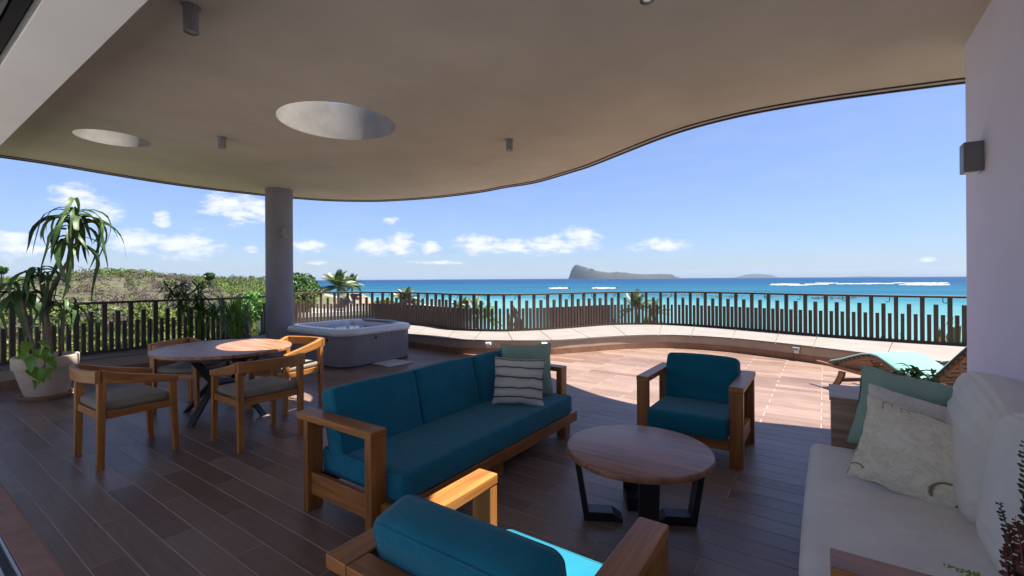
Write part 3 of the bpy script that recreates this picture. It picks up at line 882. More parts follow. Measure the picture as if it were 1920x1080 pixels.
# thatched villa and its white terraces, seaward of the column
p = pix(663, 550, 46); gz = -8.2
t = thing('thatched_house', 'house with broad brown thatched roof beyond the hot tub', 'house', (p.x, p.y, gz), -YAW + .25)
zt = p.z - gz; ze = zt - 2.4; w_, d_ = 4.3, 3.4
mb = MB()
rows = []
for i in range(13):
    s = i / 12; ww = w_ * (.30 + .70 * s) + .25; dw = d_ * (.12 + .88 * s) + .2; zz = zt + (ze - zt) * s ** 1.1
    row = []
    for k in range(40):
        a = 2 * math.pi * k / 40; ca, sa = math.cos(a), math.sin(a); e = (abs(ca) ** 3 + abs(sa) ** 3) ** (-1 / 3)
        jit = random.uniform(-.05, .05) if s > .05 else 0
        row.append((ww * ca * e, dw * sa * e, zz + jit))
    rows.append(row)
mb.strip(rows, True); mb.add(rows[0], [tuple(range(40))])
obj('roof', mb, M['thatch'], t, world=False)
obj('wall', MB().box((-w_ + .4, -d_ + .4, 0), (w_ - .4, d_ - .4, ze + .2)), M['render_white'], t, world=False)
for k in range(3): obj('window', MB().box((-2.4 + 1.7 * k, -d_ + .34, ze - 1.9), (-1.4 + 1.7 * k, -d_ + .42, ze - .5)), M['glass_dark'], t, world=False)
for (px, py, Z, w_, d_, lab) in ((700, 576, 36, 2.6, 5, 'white terrace house with a flat parapet right of the thatched roof'), (618, 580, 33, 2.1, 4.5, 'white flat-roofed house in front of the thatched roof')):
    p = pix(px, py, Z)
    t = thing('white_house', lab, 'house', (p.x, p.y, -8.2), -YAW + .2); h_ = p.z + 8.2
    obj('wall', MB().box((-w_, -d_, 0), (w_, d_, h_ - .35)), M['render_white'], t, world=False)
    mb = MB()
    for a_, b_ in (((-w_ - .1, d_ - .12), (w_ + .1, d_ + .1)), ((-w_ - .1, -d_ + .12), (-w_ + .12, d_ - .12)), ((w_ - .12, -d_ + .12), (w_ + .1, d_ - .12))):
        mb.box((a_[0], a_[1], h_ - .351), (b_[0], b_[1], h_ - .05))
    obj('parapet', mb, M['render_white'], t, world=False)
    for k in range(3): obj('window', MB().box((-w_ * .75 + w_ * .55 * k, -d_ - .04, h_ - 2.4), (-w_ * .75 + w_ * .55 * k + .7, -d_ + .03, h_ - 1.2)), M['glass_dark'], t, world=False)

# ------------------------------------------------------------------ terrace: floor, kerb, coping
BASE = [(-9.25, -1.5), (-9.36, 0), (-9.40, 1.1), (-9.43, 1.9), (-9.42, 3.0), (-9.38, 4.2), (-9.25, 5.4), (-8.95, 6.35), (-8.3, 6.86), (-7.4, 6.92), (-6.35, 6.83), (-5.75, 6.97), (-5.05, 7.30), (-4.42, 7.75), (-3.95, 8.45), (-3.45, 9.2), (-2.9, 9.68), (-2.3, 9.92), (-1.5, 9.93), (-.74, 9.70), (-.145, 9.45), (.8, 9.0), (1.9, 8.62), (3.2, 8.35), (5.5, 8.1)]
BACK = [(-9.62, -1.5), (-9.70, 0), (-9.80, 1.1), (-9.92, 2.0), (-9.98, 3.1), (-9.86, 4.1), (-10.4, 5.35), (-11.9, 6.75), (-10.7, 8.25), (-8.47, 8.34), (-7.3, 8.05), (-6.54, 8.14), (-5.96, 8.42), (-5.45, 9.05), (-5.04, 9.85), (-4.45, 11.02), (-3.42, 11.7), (-2.68, 11.8), (-1.74, 11.62), (-.85, 11.33), (-.14, 11.12), (1.05, 10.92), (2.05, 10.85), (3.2, 10.8), (5.5, 10.8)]
KH = 0.29


def cr(pts, k_):
    P = [Vector((*p, 0)) for p in pts]; P = [2 * P[0] - P[1]] + P + [2 * P[-1] - P[-2]]; o = []
    for i in range(1, len(P) - 2):
        a, b, c, d = P[i - 1], P[i], P[i + 1], P[i + 2]
        for k in range(k_):
            t = k / k_; o.append(0.5 * ((2 * b) + (c - a) * t + (2 * a - 5 * b + 4 * c - d) * t * t + (3 * b - a - 3 * c + d) * t ** 3))
    return o + [P[-2]]


base = cr(BASE, 10); fline = cr(BACK, 10)
nb = normals2(fline)
bk = [p + Vector((n.x, n.y, 0)) * .10 for p, n in zip(fline, nb)]

t = bpy.data.objects.new('kerb', None); C.objects.link(t); t['kind'] = 'structure'
mb = MB()
rows = []
for p, q_ in zip(base, bk):
    rows.append([(p.x, p.y, -.05), (p.x, p.y, KH - .03), (q_.x, q_.y, KH - .03), (q_.x, q_.y, -.4)])
mb.strip(rows)
obj('riser', mb, M['kerb'], t, True, kind='structure').data.set_sharp_from_angle(angle=R(30))
nbase = normals2(base)
i = 0; seg = 10
while i + seg <= len(base) - 1:
    a = []; gap = .006
    ins = [base[k] - Vector((nbase[k].x, nbase[k].y, 0)) * .018 for k in range(i, i + seg + 1)]
    ou = [bk[k] + Vector((nb[k].x, nb[k].y, 0)) * .01 for k in range(i, i + seg + 1)]
    for c_ in (ins, ou):
        d0 = (c_[1] - c_[0]).normalized() * gap; d1 = (c_[-1] - c_[-2]).normalized() * gap
        c_[0] = c_[0] + d0; c_[-1] = c_[-1] - d1
    rows = [[(p.x, p.y, KH - .029), (p.x, p.y, KH), (q_.x, q_.y, KH + .004), (q_.x, q_.y, KH - .029)] for p, q_ in zip(ins, ou)]
    mb = MB().strip(rows, True); mb.add(rows[0], [(3, 2, 1, 0)]); mb.add(rows[-1], [(0, 1, 2, 3)])
    obj('coping_slab', mb, M['coping'], t)
    i += seg
i = 0; seg = 5
while i + seg <= len(base) - 1:
    c_ = [base[k] for k in range(i, i + seg + 1)]; nn = nbase[i:i + seg + 1]
    c_[0] = c_[0] + (c_[1] - c_[0]).normalized() * .003; c_[-1] = c_[-1] - (c_[-1] - c_[-2]).normalized() * .003
    rows = [[(p.x - n.x * .014, p.y - n.y * .014, -.01), (p.x - n.x * .014, p.y - n.y * .014, .115), (p.x - n.x * .002, p.y - n.y * .002, .115)] for p, n in zip(c_, nn)]
    mb = MB().strip(rows); mb.add(rows[0], [(2, 1, 0)]); mb.add(rows[-1], [(0, 1, 2)])
    obj('skirting_tile', mb, M['skirting'], t)
    i += seg

# floor: grout bed and individual wood-look tiles
fl = bpy.data.objects.new('floor', None); C.objects.link(fl); fl['kind'] = 'structure'
obj('grout_bed', MB().add([(-9.9, .585, -.0012), (5.5, .585, -.0012), (5.5, 10.6, -.0012), (-9.9, 10.6, -.0012)], [(0, 1, 2, 3)]), M['grout'], fl, kind='structure')
poly = [(p.x, p.y) for p in base] + [(5.5, -1.5)]


def inside(x, y):
    c = False; n = len(poly)
    for i in range(n):
        x0, y0 = poly[i]; x1, y1 = poly[(i + 1) % n]
        if (y0 > y) != (y1 > y) and x < (x1 - x0) * (y - y0) / (y1 - y0) + x0: c = not c
    return c


tiles = []
for row in range(0, 62):
    y0 = .669 + .158 * (row - 1); y1 = y0 + .158
    for col in range(-11, 4):
        x0 = -.03 + ((row - 1) % 2) * .52 + col * 1.04; x1 = x0 + 1.04
        if y0 < .59: y0 = .59
        if not any(inside(xx, yy) for xx in (x0, (x0 + x1) / 2, x1) for yy in (y0, y1)): continue
        if x0 > .92 and y1 < 4.9: continue
        cxm, cym = (x0 + x1) / 2, (y0 + y1) / 2
        Z = cxm * fwd.x + cym * fwd.y; r = (cxm * rgt.x + cym * rgt.y) / max(Z, .1)
        vis = Z > .6 and abs(r) < 1.25 and 522 + 1267 / max(Z, .1) < 1150
        tiles.append((0 if vis else 1, Z, x0, x1, y0, y1))
tiles.sort()
G = .0024


def tile_geo(mb, x0, x1, y0, y1, ox=0, oy=0):
    x0 += G; x1 -= G; y0 += G; y1 -= G; e = .0015; tp = 0.0; bt = -.0016
    vs = [(x0 - ox, y0 - oy, bt), (x1 - ox, y0 - oy, bt), (x1 - ox, y1 - oy, bt), (x0 - ox, y1 - oy, bt),
          (x0 + e - ox, y0 + e - oy, tp), (x1 - e - ox, y0 + e - oy, tp), (x1 - e - ox, y1 - e - oy, tp), (x0 + e - ox, y1 - e - oy, tp)]
    mb.add(vs, [(4, 5, 6, 7), (0, 1, 5, 4), (1, 2, 6, 5), (2, 3, 7, 6), (3, 0, 4, 7)])


cache = {}; rest = MB()
for i, (v_, Z, x0, x1, y0, y1) in enumerate(tiles):
    if i < 300:
        key = (round(x1 - x0, 3), round(y1 - y0, 3))
        if key not in cache:
            mb = MB(); tile_geo(mb, x0, x1, y0, y1, (x0 + x1) / 2, (y0 + y1) / 2); me = mb.mesh('floor_tile'); me.materials.append(M['tile']); cache[key] = me
        link('floor_tile', cache[key], None, fl, loc=((x0 + x1) / 2, (y0 + y1) / 2, 0))
    else:
        tile_geo(rest, x0, x1, y0, y1)
obj('far_floor_tiles', rest, M['tile'], fl, kind='stuff')

# building below the terrace so that nothing floats
mb = MB()
rows = [[(p.x, p.y, -.2) for p in bk] + [(5.5, -6, -.2), (-9.6, -6, -.2)], [(p.x, p.y, -8.4) for p in bk] + [(5.5, -6, -8.4), (-9.6, -6, -8.4)]]
mb.strip(rows, True); mb.add(rows[0], [tuple(range(len(rows[0])))])
tag(obj('building', mb, M['kerb']), 'lower storeys of the building carrying the curved terrace', 'building')

# threshold and sliding-door track
t = bpy.data.objects.new('threshold', None); C.objects.link(t); t['kind'] = 'structure'
obj('threshold_slab', MB().box((-9.3, .465, -.05), (.92, .585, .006)), M['threshold'], t, bevel=.003, kind='structure')
obj('floor_track', MB().box((-9.3, .0, -.06), (.92, .463, -.022)), M['black'], t, kind='structure')
for y_ in (.455, .405, .36, .27, .225, .135, .09):
    obj('track_rail', MB().box((-9.3, y_ - .006, -.03), (.92, y_ + .006, .002)), M['alu'], t)
obj('room_floor', MB().box((-9.3, -5.9, -.08), (.92, -.001, 0)), plain('room_floor_stone', (.44, .43, .41), .5), None, kind='structure')

# ------------------------------------------------------------------ roof with skylights
EDGE = [(-9.72, .3), (-9.70, 1.14), (-9.71, 1.69), (-9.83, 2.34), (-9.93, 3.1), (-9.90, 3.97), (-9.70, 4.9), (-9.55, 5.38), (-9.19, 6.05), (-8.52, 6.66), (-7.86, 6.95), (-7.16, 7.14), (-6.5, 7.23), (-5.8, 7.25), (-5.17, 7.17), (-4.44, 7.13), (-3.48, 6.77), (-3.1, 6.6), (-2.42, 6.2), (-1.95, 5.92), (-1.6, 5.74), (-1.26, 5.61), (-.9, 5.53), (-.58, 5.50), (-.15, 5.52), (.25, 5.58), (.85, 5.71), (1.09, 5.77), (2.2, 6.1), (3.6, 6.6), (5.2, 7.2)]
CH = 3.32; ST = .36
edge = catmull([Vector((*p, 0)) for p in EDGE], .12)
SKYL = [(-4.63, 3.16, .645), (-7.47, 1.84, .375), (-.16, 1.86, .45)]
t = thing('roof', 'curved terrace roof with beige underside and round open skylights', 'roof', (-4, 3, CH))
bm = bmesh.new()


def ringv(pts, z):
    vs = [bm.verts.new((p[0] + 4, p[1] - 3, z)) for p in pts]
    return [bm.edges.new((vs[i], vs[(i + 1) % len(vs)])) for i in range(len(vs))], vs


outer = [(p.x, p.y) for p in edge] + [(5.2, .30)]
es, ov = ringv(outer, 0)
alle = list(es); holes = []
for hx, hy, hr in SKYL:
    e2, hv = ringv([(hx + hr * math.cos(k * math.pi / 36), hy + hr * math.sin(k * math.pi / 36)) for k in range(72)], 0)
    alle += e2; holes.append(hv)
bmesh.ops.triangle_fill(bm, edges=alle, use_beauty=True, use_dissolve=False, normal=(0, 0, -1))
bad = []
for f_ in bm.faces:
    c_ = f_.calc_center_median()
    if any(math.hypot(c_.x - 4 - hx, c_.y + 3 - hy) < hr * .9 for hx, hy, hr in SKYL): bad.append(f_)
if bad: bmesh.ops.delete(bm, geom=bad, context='FACES_ONLY')
ret = bmesh.ops.extrude_face_region(bm, geom=bm.faces[:])
for v_ in ret['geom']:
    if isinstance(v_, bmesh.types.BMVert): v_.co.z += ST
bmesh.ops.recalc_face_normals(bm, faces=bm.faces[:])
me = bpy.data.meshes.new('ceiling_slab'); bm.to_mesh(me); bm.free(); me.uv_layers.new(name='UVMap')
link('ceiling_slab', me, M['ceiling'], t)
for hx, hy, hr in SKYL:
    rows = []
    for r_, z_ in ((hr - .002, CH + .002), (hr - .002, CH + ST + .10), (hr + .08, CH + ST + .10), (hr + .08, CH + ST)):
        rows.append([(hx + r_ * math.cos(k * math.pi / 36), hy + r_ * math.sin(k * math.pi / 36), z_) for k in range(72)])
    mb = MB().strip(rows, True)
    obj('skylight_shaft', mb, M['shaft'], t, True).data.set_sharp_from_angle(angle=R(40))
ne = normals2(edge)


def sweep(name, prof, m):
    rows = []
    for p, n in zip(edge, ne): rows.append([(p.x + n.x * a, p.y + n.y * a, CH + z_) for a, z_ in prof])
    obj(name, MB().strip(rows, True), m, t)


sweep('fascia_inner_track', [(.0, -.012), (.0, .03), (.022, .03), (.022, -.012)], M['fascia_dark'])
sweep('fascia_band', [(.023, -.008), (.023, .20), (.068, .20), (.068, -.014)], M['fascia_light'])
sweep('fascia_outer_track', [(.069, -.030), (.069, ST), (.09, ST), (.09, -.030)], M['fascia_dark'])
for px, py, z0, nm in ((358, 12, .175, 'grey cylinder spotlight on the ceiling nearest the sliding-door soffit'), (416, 257, .14, 'grey cylinder spotlight between the two skylights'), (955, 262, .14, 'grey cylinder spotlight on the ceiling over the blue sofa'), (1213, -45, .15, 'grey cylinder spotlight cut off by the top edge of the view')):
    d = pix(px, py, 1) - Vector((0, 0, EYE)); p = Vector((0, 0, EYE)) + d * ((CH - EYE) / d.z)
    s_ = thing('spotlight', nm, 'light', (p.x, p.y, CH), 0, 'cylinder spotlights on the ceiling')
    obj('base_plate', MB().lathe([(.058, 0), (.058, -.008), (.02, -.009)], 24), M['grey_paint'], s_, 'auto', world=False)
    obj('body', MB().lathe([(.044, -.007), (.045, -.01), (.045, -z0), (.041, -z0 - .002), (.039, -z0 + .02), (.001, -z0 + .03)], 28), M['grey_paint'], s_, 'auto', world=False)
    obj('lens', MB().lathe([(.036, -z0 + .008), (.02, -z0 + .004), (.001, -z0 + .003)], 20), M['alu'], s_, True, world=False)

# sliding-door head over the threshold, with its tracks
t = thing('door_head', 'pale plastered door head with dark sliding tracks over the threshold', 'lintel', (-4, .3, 2.5))
obj('beam', MB().box((-10.3, .375, 2.5), (.918, .585, 3.319)), M['soffit'], t)
obj('upper_beam', MB().box((-10.3, -.3, 2.6), (.918, .373, 3.319)), M['black'], t)
for y_, m_, w_ in ((.366, 'alu', .006), (.335, 'black', .02), (.30, 'alu', .006), (.25, 'alu', .006), (.21, 'black', .02), (.17, 'alu', .006), (.12, 'alu', .006), (.05, 'black', .03), (-.05, 'alu', .006)):
    obj('head_track', MB().box((-10.2, y_ - w_, 2.515), (.915, y_ + w_, 2.599)), M[m_], t)

# house walls
tag(obj('house_wall', MB().box((.92, -5, -.02), (1.22, 4.94, CH)), M['wall']), 'pale lavender plastered wall behind the white sofa', 'wall')
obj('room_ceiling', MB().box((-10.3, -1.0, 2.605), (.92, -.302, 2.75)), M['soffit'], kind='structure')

COLX, COLY = -9.02, 4.80
t = thing('column', 'round grey column carrying the roof behind the hot tub', 'column', (COLX, COLY, 0))
obj('shaft', MB().lathe([(.25, 0), (.25, CH)], 48), M['column'], t, 'auto', world=False)
# its small wall lamp
d_ = Vector((9.02, -4.8, 0)).normalized(); s1 = Vector((-d_.y, d_.x, 0))
cp = Vector((COLX, COLY, 0)) + d_ * .25 + s1 * .10
t = thing('wall_lamp', 'small grey lamp on the round column', 'light', (cp.x, cp.y, 2.43), math.atan2(d_.y, d_.x) + .35)
obj('lamp_body', MB().box((-.03, -.06, -.09), (.075, .06, .09)), M['grey_paint'], t, bevel=.006, world=False)
obj('diffuser', MB().box((.02, -.045, -.094), (.065, .045, -.088)), M['white_paint'], t, world=False)
t = thing('wall_lamp', 'dark grey box lamp near the edge of the lavender wall', 'light', (.92, 4.5, 2.34))
obj('lamp_body', MB().box((-.105, -.06, -.105), (0, .06, .105)), plain('lamp_grey', (.14, .145, .165), .45), t, bevel=.006, world=False)
obj('diffuser', MB().box((-.09, -.045, -.1085), (-.015, .045, -.104)), M['white_paint'], t, world=False)

# ------------------------------------------------------------------ fences
RAILZ = 1.155


def fence(pts, label, step=.09, phase=0):
    c = resample(pts, step=step); n = normals2(c)
    mid = c[len(c) // 2]
    t = thing('fence', label, 'fence', (mid.x, mid.y, KH))
    rows = []
    for p, q_ in zip(c, n): rows.append([(p.x + q_.x * a, p.y + q_.y * a, z_) for a, z_ in ((-.036, RAILZ - .040), (-.036, RAILZ - .004), (-.030, RAILZ), (.030, RAILZ), (.036, RAILZ - .004), (.036, RAILZ - .040))])
    mb = MB(); mb.strip(rows, True); mb.uv = [[(i_ * .09 + u * .09, k * .02) for u, k in f_] for i_, f_ in enumerate(mb.uv)]
    mb.add(rows[0], [tuple(range(6))[::-1]]); mb.add(rows[-1], [tuple(range(6))])
    obj('top_rail', mb, M['fence_wood'], t)
    rows = []
    for p, q_ in zip(c, n): rows.append([(p.x + q_.x * a, p.y + q_.y * a, z_) for a, z_ in ((-.025, KH + .006), (-.025, KH + .05), (.025, KH + .05), (.025, KH + .006))])
    mb = MB(); mb.strip(rows, True); mb.add(rows[0], [(3, 2, 1, 0)]); mb.add(rows[-1], [(0, 1, 2, 3)])
    obj('bottom_rail', mb, M['fence_wood'], t)
    me = {}
    for k_, h_ in (('tall', RAILZ - .041 - KH - .0505), ('mid', .655), ('short', .475)):
        w_ = .031 if k_ != 'short' else .027
        m_ = MB().hexa([(-w_, -.024, 0), (w_, -.024, 0), (w_, .024, 0), (-w_, .024, 0), (-w_, -.024, h_), (w_, -.024, h_), (w_, .024, h_), (-w_, .024, h_)]).mesh('post')
        m_.materials.append(M['fence_wood']); me[k_] = m_
    pat = ['tall', 'short', 'mid', 'short']
    hook = MB().tube([(0, .01, .05), (0, .01, .0), (.01, .01, -.035), (.035, .01, -.045), (.055, .01, -.03)], .006, 6).mesh('hook'); hook.materials.append(M['black_metal'])
    foot = MB().box((-.02, -.05, -.045), (.02, .03, 0)).mesh('fixing_foot'); foot.materials.append(M['black_metal'])
    for i in range(1, len(c) - 1):
        k_ = pat[(i + phase) % 4]; p = c[i]; d = c[i + 1] - c[i - 1]
        o = link('post', me[k_], None, t, loc=(p.x - mid.x, p.y - mid.y, .0502)); o.rotation_euler = (0, 0, math.atan2(d.y, d.x))
        if (i + phase) % 8 == 3:
            o = link('hook', hook, None, t, loc=(p.x - mid.x, p.y - mid.y, RAILZ - KH - .09)); o.rotation_euler = (0, 0, math.atan2(d.y, d.x) + (math.pi if (i // 8) % 2 else 0))
    return t


k0 = min(range(len(fline)), key=lambda k: abs(fline[k].y - 4.72) + (0 if k < 75 else 99))
k1 = min(range(len(fline)), key=lambda k: abs(fline[k].y - 5.0) + (0 if k < 75 else 99))
fence(fline[:k0 + 1], 'dark timber balustrade on the land side, left of the column', phase=1)
fence(fline[k1:], 'dark timber balustrade curving along the sea side, right of the column')

# step lights on the kerb
for px, py, lab, m_ in ((917, 649, 'white step light on the kerb behind the sofa back', 'white_paint'), (1022, 645, 'white step light on the kerb just behind the sage pillow', 'white_paint'), (1492, 656, 'grey step light on the kerb near the lounger foot', 'grey_paint')):
    bi = min(range(len(base)), key=lambda k: abs((lambda v: 960 + FPX * (v.x * rgt.x + v.y * rgt.y) / (v.x * fwd.x + v.y * fwd.y))(base[k]) - px) if (base[k].x * fwd.x + base[k].y * fwd.y) > 5 else 1e9)
    p = base[bi]; n = nbase[bi]
    t = thing('step_light', lab, 'light', (p.x - n.x * .002, p.y - n.y * .002, .205), math.atan2(-n.y, -n.x), 'step lights on the kerb')
    obj('lamp_body', MB().box((0, -.055, -.015), (.075, .055, .035)), M[m_], t, bevel=.006, world=False)
    obj('bracket', MB().box((0.0, -.045, -.075), (.03, .045, -.016)), M['alu'], t, bevel=.003, world=False)

# ------------------------------------------------------------------ hot tub and mat
TX0, TX1, TY0, TY1, TR, TH = -8.42, -6.52, 4.5, 6.15, .33, .66


def rrect(x0, x1, y0, y1, r, n=12):
    o = []
    for ax, ay, a0 in ((x1 - r, y1 - r, 0), (x0 + r, y1 - r, 90), (x0 + r, y0 + r, 180), (x1 - r, y0 + r, 270)):
        for i in range(n + 1):
            a = R(a0 + 90 * i / n); o.append((ax + r * math.cos(a), ay + r * math.sin(a)))
    return o


t = thing('hot_tub', 'square hot tub with grey slatted cabinet and silvery acrylic rim', 'hot tub', ((TX0 + TX1) / 2, (TY0 + TY1) / 2, 0))
o1 = rrect(TX0 + .03, TX1 - .03, TY0 + .03, TY1 - .03, TR - .03, 40)
loop = resample([Vector((*p, 0)) for p in o1 + [o1[0]]], step=.012)[:-1]; nl = normals2(loop + [loop[0]])[:-1]
rows = []
for z_ in (.03, .57):
    rows.append([])
    for i, (p, n) in enumerate(zip(loop, nl)):
        gr = -.004 if i % 4 == 0 else 0.0
        rows[-1].append((p.x - n.x * gr * -1, p.y - n.y * gr * -1, z_))
M['cabinet'] = plain('tub_cabinet', (.165, .16, .185), .5, .10, 5)
mb = MB().strip(rows, True)
obj('cabinet', mb, M['cabinet'], t)
o2 = rrect(TX0 + .05, TX1 - .05, TY0 + .05, TY1 - .05, TR - .05)
mb = MB().strip([[(p[0], p[1], z_) for p in o2] for z_ in (0, .04)], True)
obj('plinth', mb, M['black'], t)
mt, n_, b = mat('tub_acrylic'); v = objvec(n_, rnd=False)
n_.links.new(ramp(n_, nodes_noise(n_, v, 7, 6, .7, 1.0), [(.3, (.50, .52, .58)), (.7, (.66, .67, .71))]), b.inputs['Base Color']); setp(b, Roughness=.18); b.inputs['Coat Weight'].default_value = .4
prof = [(.0, .545), (-.012, .56), (-.014, .60), (.0, .635), (.03, .655), (.10, .662), (.17, .655), (.22, .63), (.27, .56), (.31, .40), (.36, .22), (.55, .15), (.75, .14)]
rows = []
for ins, z_ in prof:
    r_ = max(.06, TR - ins); rows.append([(p[0], p[1], z_) for p in rrect(TX0 + ins, TX1 - ins, TY0 + ins, TY1 - ins, r_)])
mb = MB().strip(rows, True); mb.add(rows[-1], [tuple(range(len(rows[-1])))])
obj('shell', mb, mt, t, True)
mt, n_, b = mat('tub_water'); setp(b, Base_Color=(.35, .52, .58, 1), Roughness=.06); b.inputs['Transmission Weight'].default_value = .55; b.inputs['IOR'].default_value = 1.33
v = objvec(n_, rnd=False); bump(n_, b, nodes_noise(n_, v, 9, 3), .15, .02)
mb = MB(); o3 = rrect(TX0 + .255, TX1 - .255, TY0 + .255, TY1 - .255, .2); mb.add([(p[0], p[1], .585) for p in o3], [tuple(range(len(o3)))])
obj('water', mb, mt, t)
mb = MB().bar((TX0 + .5, TY1 - .14, .668), (TX1 - .5, TY1 - .14, .668), .16, .03)
obj('headrest', mb, plain('headrest_grey', (.25, .27, .30), .5), t, bevel=.012)
for (x_, y_, rz_) in ((-6.98, TY0 + .03, 0), (-6.55 + .0, 5.2, math.pi / 2)):
    dx, dy = (0, -1) if rz_ == 0 else (1, 0)
    pts = [(x_ - dx * .01, y_ - dy * .01, .47), (x_ + dx * .012, y_ + dy * .012, .47)]
    obj('latch', MB().tube(pts, .026, 16), M['black'], t, 'auto')
t = thing('bath_mat', 'pale grey flat mat on the floor by the hot tub', 'mat', (-6.38, 5.38, 0), R(-4))
me = cushion(.62, .52, .022, .009, 10, .002, 3, .0015); link('mat_pad', me, M['mat_grey'], t, loc=(0, 0, .0125))

# ------------------------------------------------------------------ potted dracaena
PX, PY = -8.28, 1.36
t = thing('potted_dracaena', 'tall drooping dracaena in a wide clay pot by the fence', 'plant', (PX, PY, 0))
pot = obj('pot', MB().lathe([(0.0160, .045), (0.1880, .045), (0.2096, .08), (0.2680, .30), (0.2896, .385), (0.2912, .39), (0.3080, .395), (0.3136, .41), (0.3160, .53), (0.3104, .545), (0.2920, .545), (0.2816, .53), (0.2720, .44), (0.0080, .43)], 48), M['pot'], t, 'auto', world=False)
obj('soil', MB().lathe([(.276, .47), (.2, .485), (.01, .49)], 32), M['soil'], t, True, world=False)
obj('saucer', MB().lathe([(0.0082, .002), (0.2214, .002), (0.2583, .045), (0.2640, .05), (0.2460, .05), (0.2148, .022), (0.0082, .02)], 48), M['saucer'], t, 'auto', world=False)


def leafblade(L_, w, droop, seed, up=.35, m='dracaena', wave=.03, n=10, fold=.25):
    """strap leaf along +X arching down; folded along its midrib"""
    q = random.Random(seed); mb = MB(); a = R(60) * up * 2; p = Vector((0, 0, 0)); rows = []
    for i in range(n + 1):
        t_ = i / n
        ww = w * (math.sin(math.pi * min(1, .10 + .9 * t_ ** .85)) ** .75) * (1 if t_ < .97 else .3)
        sag = math.sin(t_ * 9 + seed) * wave * L_ * .3
        rows.append([(p.x, -ww / 2 + sag, p.z + ww * fold), (p.x, sag, p.z), (p.x, ww / 2 + sag, p.z + ww * fold + math.sin(t_ * 11 + seed * 2) * wave * .4 * L_)])
        p = p + Vector((math.cos(a), 0, math.sin(a))) * L_ / n
        a -= droop * R(230) / n * (1.5 - t_)
        a = max(a, -R(93))
    mb.strip(rows); me = mb.mesh('leaf'); me.materials.append(M[m]); me.polygons.foreach_set('use_smooth', [True] * len(me.polygons)); return me


dl = [leafblade(.66 + .09 * (i % 4), 0.050 + .012 * (i % 3), .48 + .13 * (i % 4), i, .10 + .14 * (i % 3), wave=.05) for i in range(12)]
dry = leafblade(.5, .05, 1.0, 77, .1, 'dry_leaf')


def wpt(px, py, off=0.0):                       # point in the vertical plane of the pot, facing the eye
    Z0 = PX * fwd.x + PY * fwd.y
    return pix(px, py, Z0 + off) - Vector((PX, PY, 0))


stems = [([(96, 668), (88, 600), (80, 540), (74, 505)], 0.0, .030), ([(88, 660), (84, 590), (100, 535), (128, 490), (140, 420), (146, 392)], .05, .026), ([(70, 665), (52, 610), (44, 570), (38, 548)], -.12, .020), ([(112, 668), (118, 620), (120, 585), (122, 560)], .16, .018)]
heads = []
for k, (pp, off, r_) in enumerate(stems):
    pts = [wpt(a, b_, off) for a, b_ in pp]
    pts[0] = Vector((pts[0].x, pts[0].y, .46))
    obj('stem', MB().tube(pts, [r_ * (1 - .35 * i / len(pts)) for i in range(len(pts))], 10), M['bark'], t, True, world=False)
    heads.append(pts)
q = random.Random(9)


def put_leaves(pts, t0, t1, n, sc0, sc1, mset):
    for i in range(n):
        s = t0 + (t1 - t0) * (i + .5) / n * 1.0
        k = s * (len(pts) - 1); j = min(len(pts) - 2, int(k)); p = pts[j].lerp(pts[j + 1], k - j)
        o = link('leaf', mset[q.randrange(len(mset))], None, t, loc=p)
        sc = q.uniform(sc0, sc1); o.scale = (sc, sc * q.uniform(.85, 1.15), sc)
        o.rotation_euler = (q.uniform(-.25, .25), q.uniform(-.35, .35), i * 2.399 + q.uniform(-.3, .3))


put_leaves(heads[1], .66, 1.0, 40, .75, 1.2, dl)
put_leaves(heads[0], .78, 1.0, 20, .55, .9, dl)
put_leaves(heads[2], .75, 1.0, 20, .65, 1.0, dl)
put_leaves(heads[3], .6, 1.0, 16, .5, .8, dl)
o = link('leaf', dry, None, t, loc=wpt(145, 500, .02)); o['label'] = 'yellowed dry leaf hanging straight down'; o.rotation_euler = (0, R(35), 1.2)


def heart(L_, w, seed):
    q = random.Random(seed); rows = []; n = 8
    for i in range(n + 1):
        t_ = i / n; ww = w * (math.sin(math.pi * (t_ ** .62)) ** .8) + .001; z_ = -.5 * L_ * t_ * t_
        rows.append([(L_ * t_, -ww / 2, z_ + ww * .12), (L_ * t_, 0, z_), (L_ * t_, ww / 2, z_ + ww * .12)])
    me = MB().strip(rows).mesh('pothos_leaf'); me.materials.append(M['pothos']); me.polygons.foreach_set('use_smooth', [True] * len(me.polygons)); return me


hl = [heart(.15, .10, 1), heart(.12, .085, 2), heart(.18, .115, 3)]
for i, (px, py) in enumerate([(84, 655), (92, 662), (75, 690), (88, 685), (97, 668), (62, 668), (70, 640), (80, 700), (55, 690), (95, 690), (66, 655), (52, 640), (90, 645), (60, 712), (84, 672), (45, 660)]):
    o = link('pothos_leaf', hl[i % 3], None, t, loc=wpt(px, py, -.30 - .05 * (i % 3)))
    o.rotation_euler = (q.uniform(-.5, .5), q.uniform(.2, 1.0), math.atan2(-PY, -PX) + q.uniform(-1.2, 1.2))
obj('vine', MB().tube([wpt(72, 664, -.2), wpt(76, 650, -.28), wpt(84, 668, -.33), wpt(82, 700, -.33)], .006, 6), M['pothos'], t, True, world=False)


# two leafy pot plants by the fence, behind the dining table
def pot_small(t, r=.2, h=.34):
    obj('pot', MB().lathe([(.01, .002), (r * .72, .002), (r, h - .02), (r * 1.04, h), (r * .94, h), (r * .9, h - .05), (.01, h - .06)], 32), M['dark_pot'], t, 'auto', world=False)
    obj('soil', MB().lathe([(r * .91, h - .045), (.01, h - .035)], 24), M['soil'], t, True, world=False)


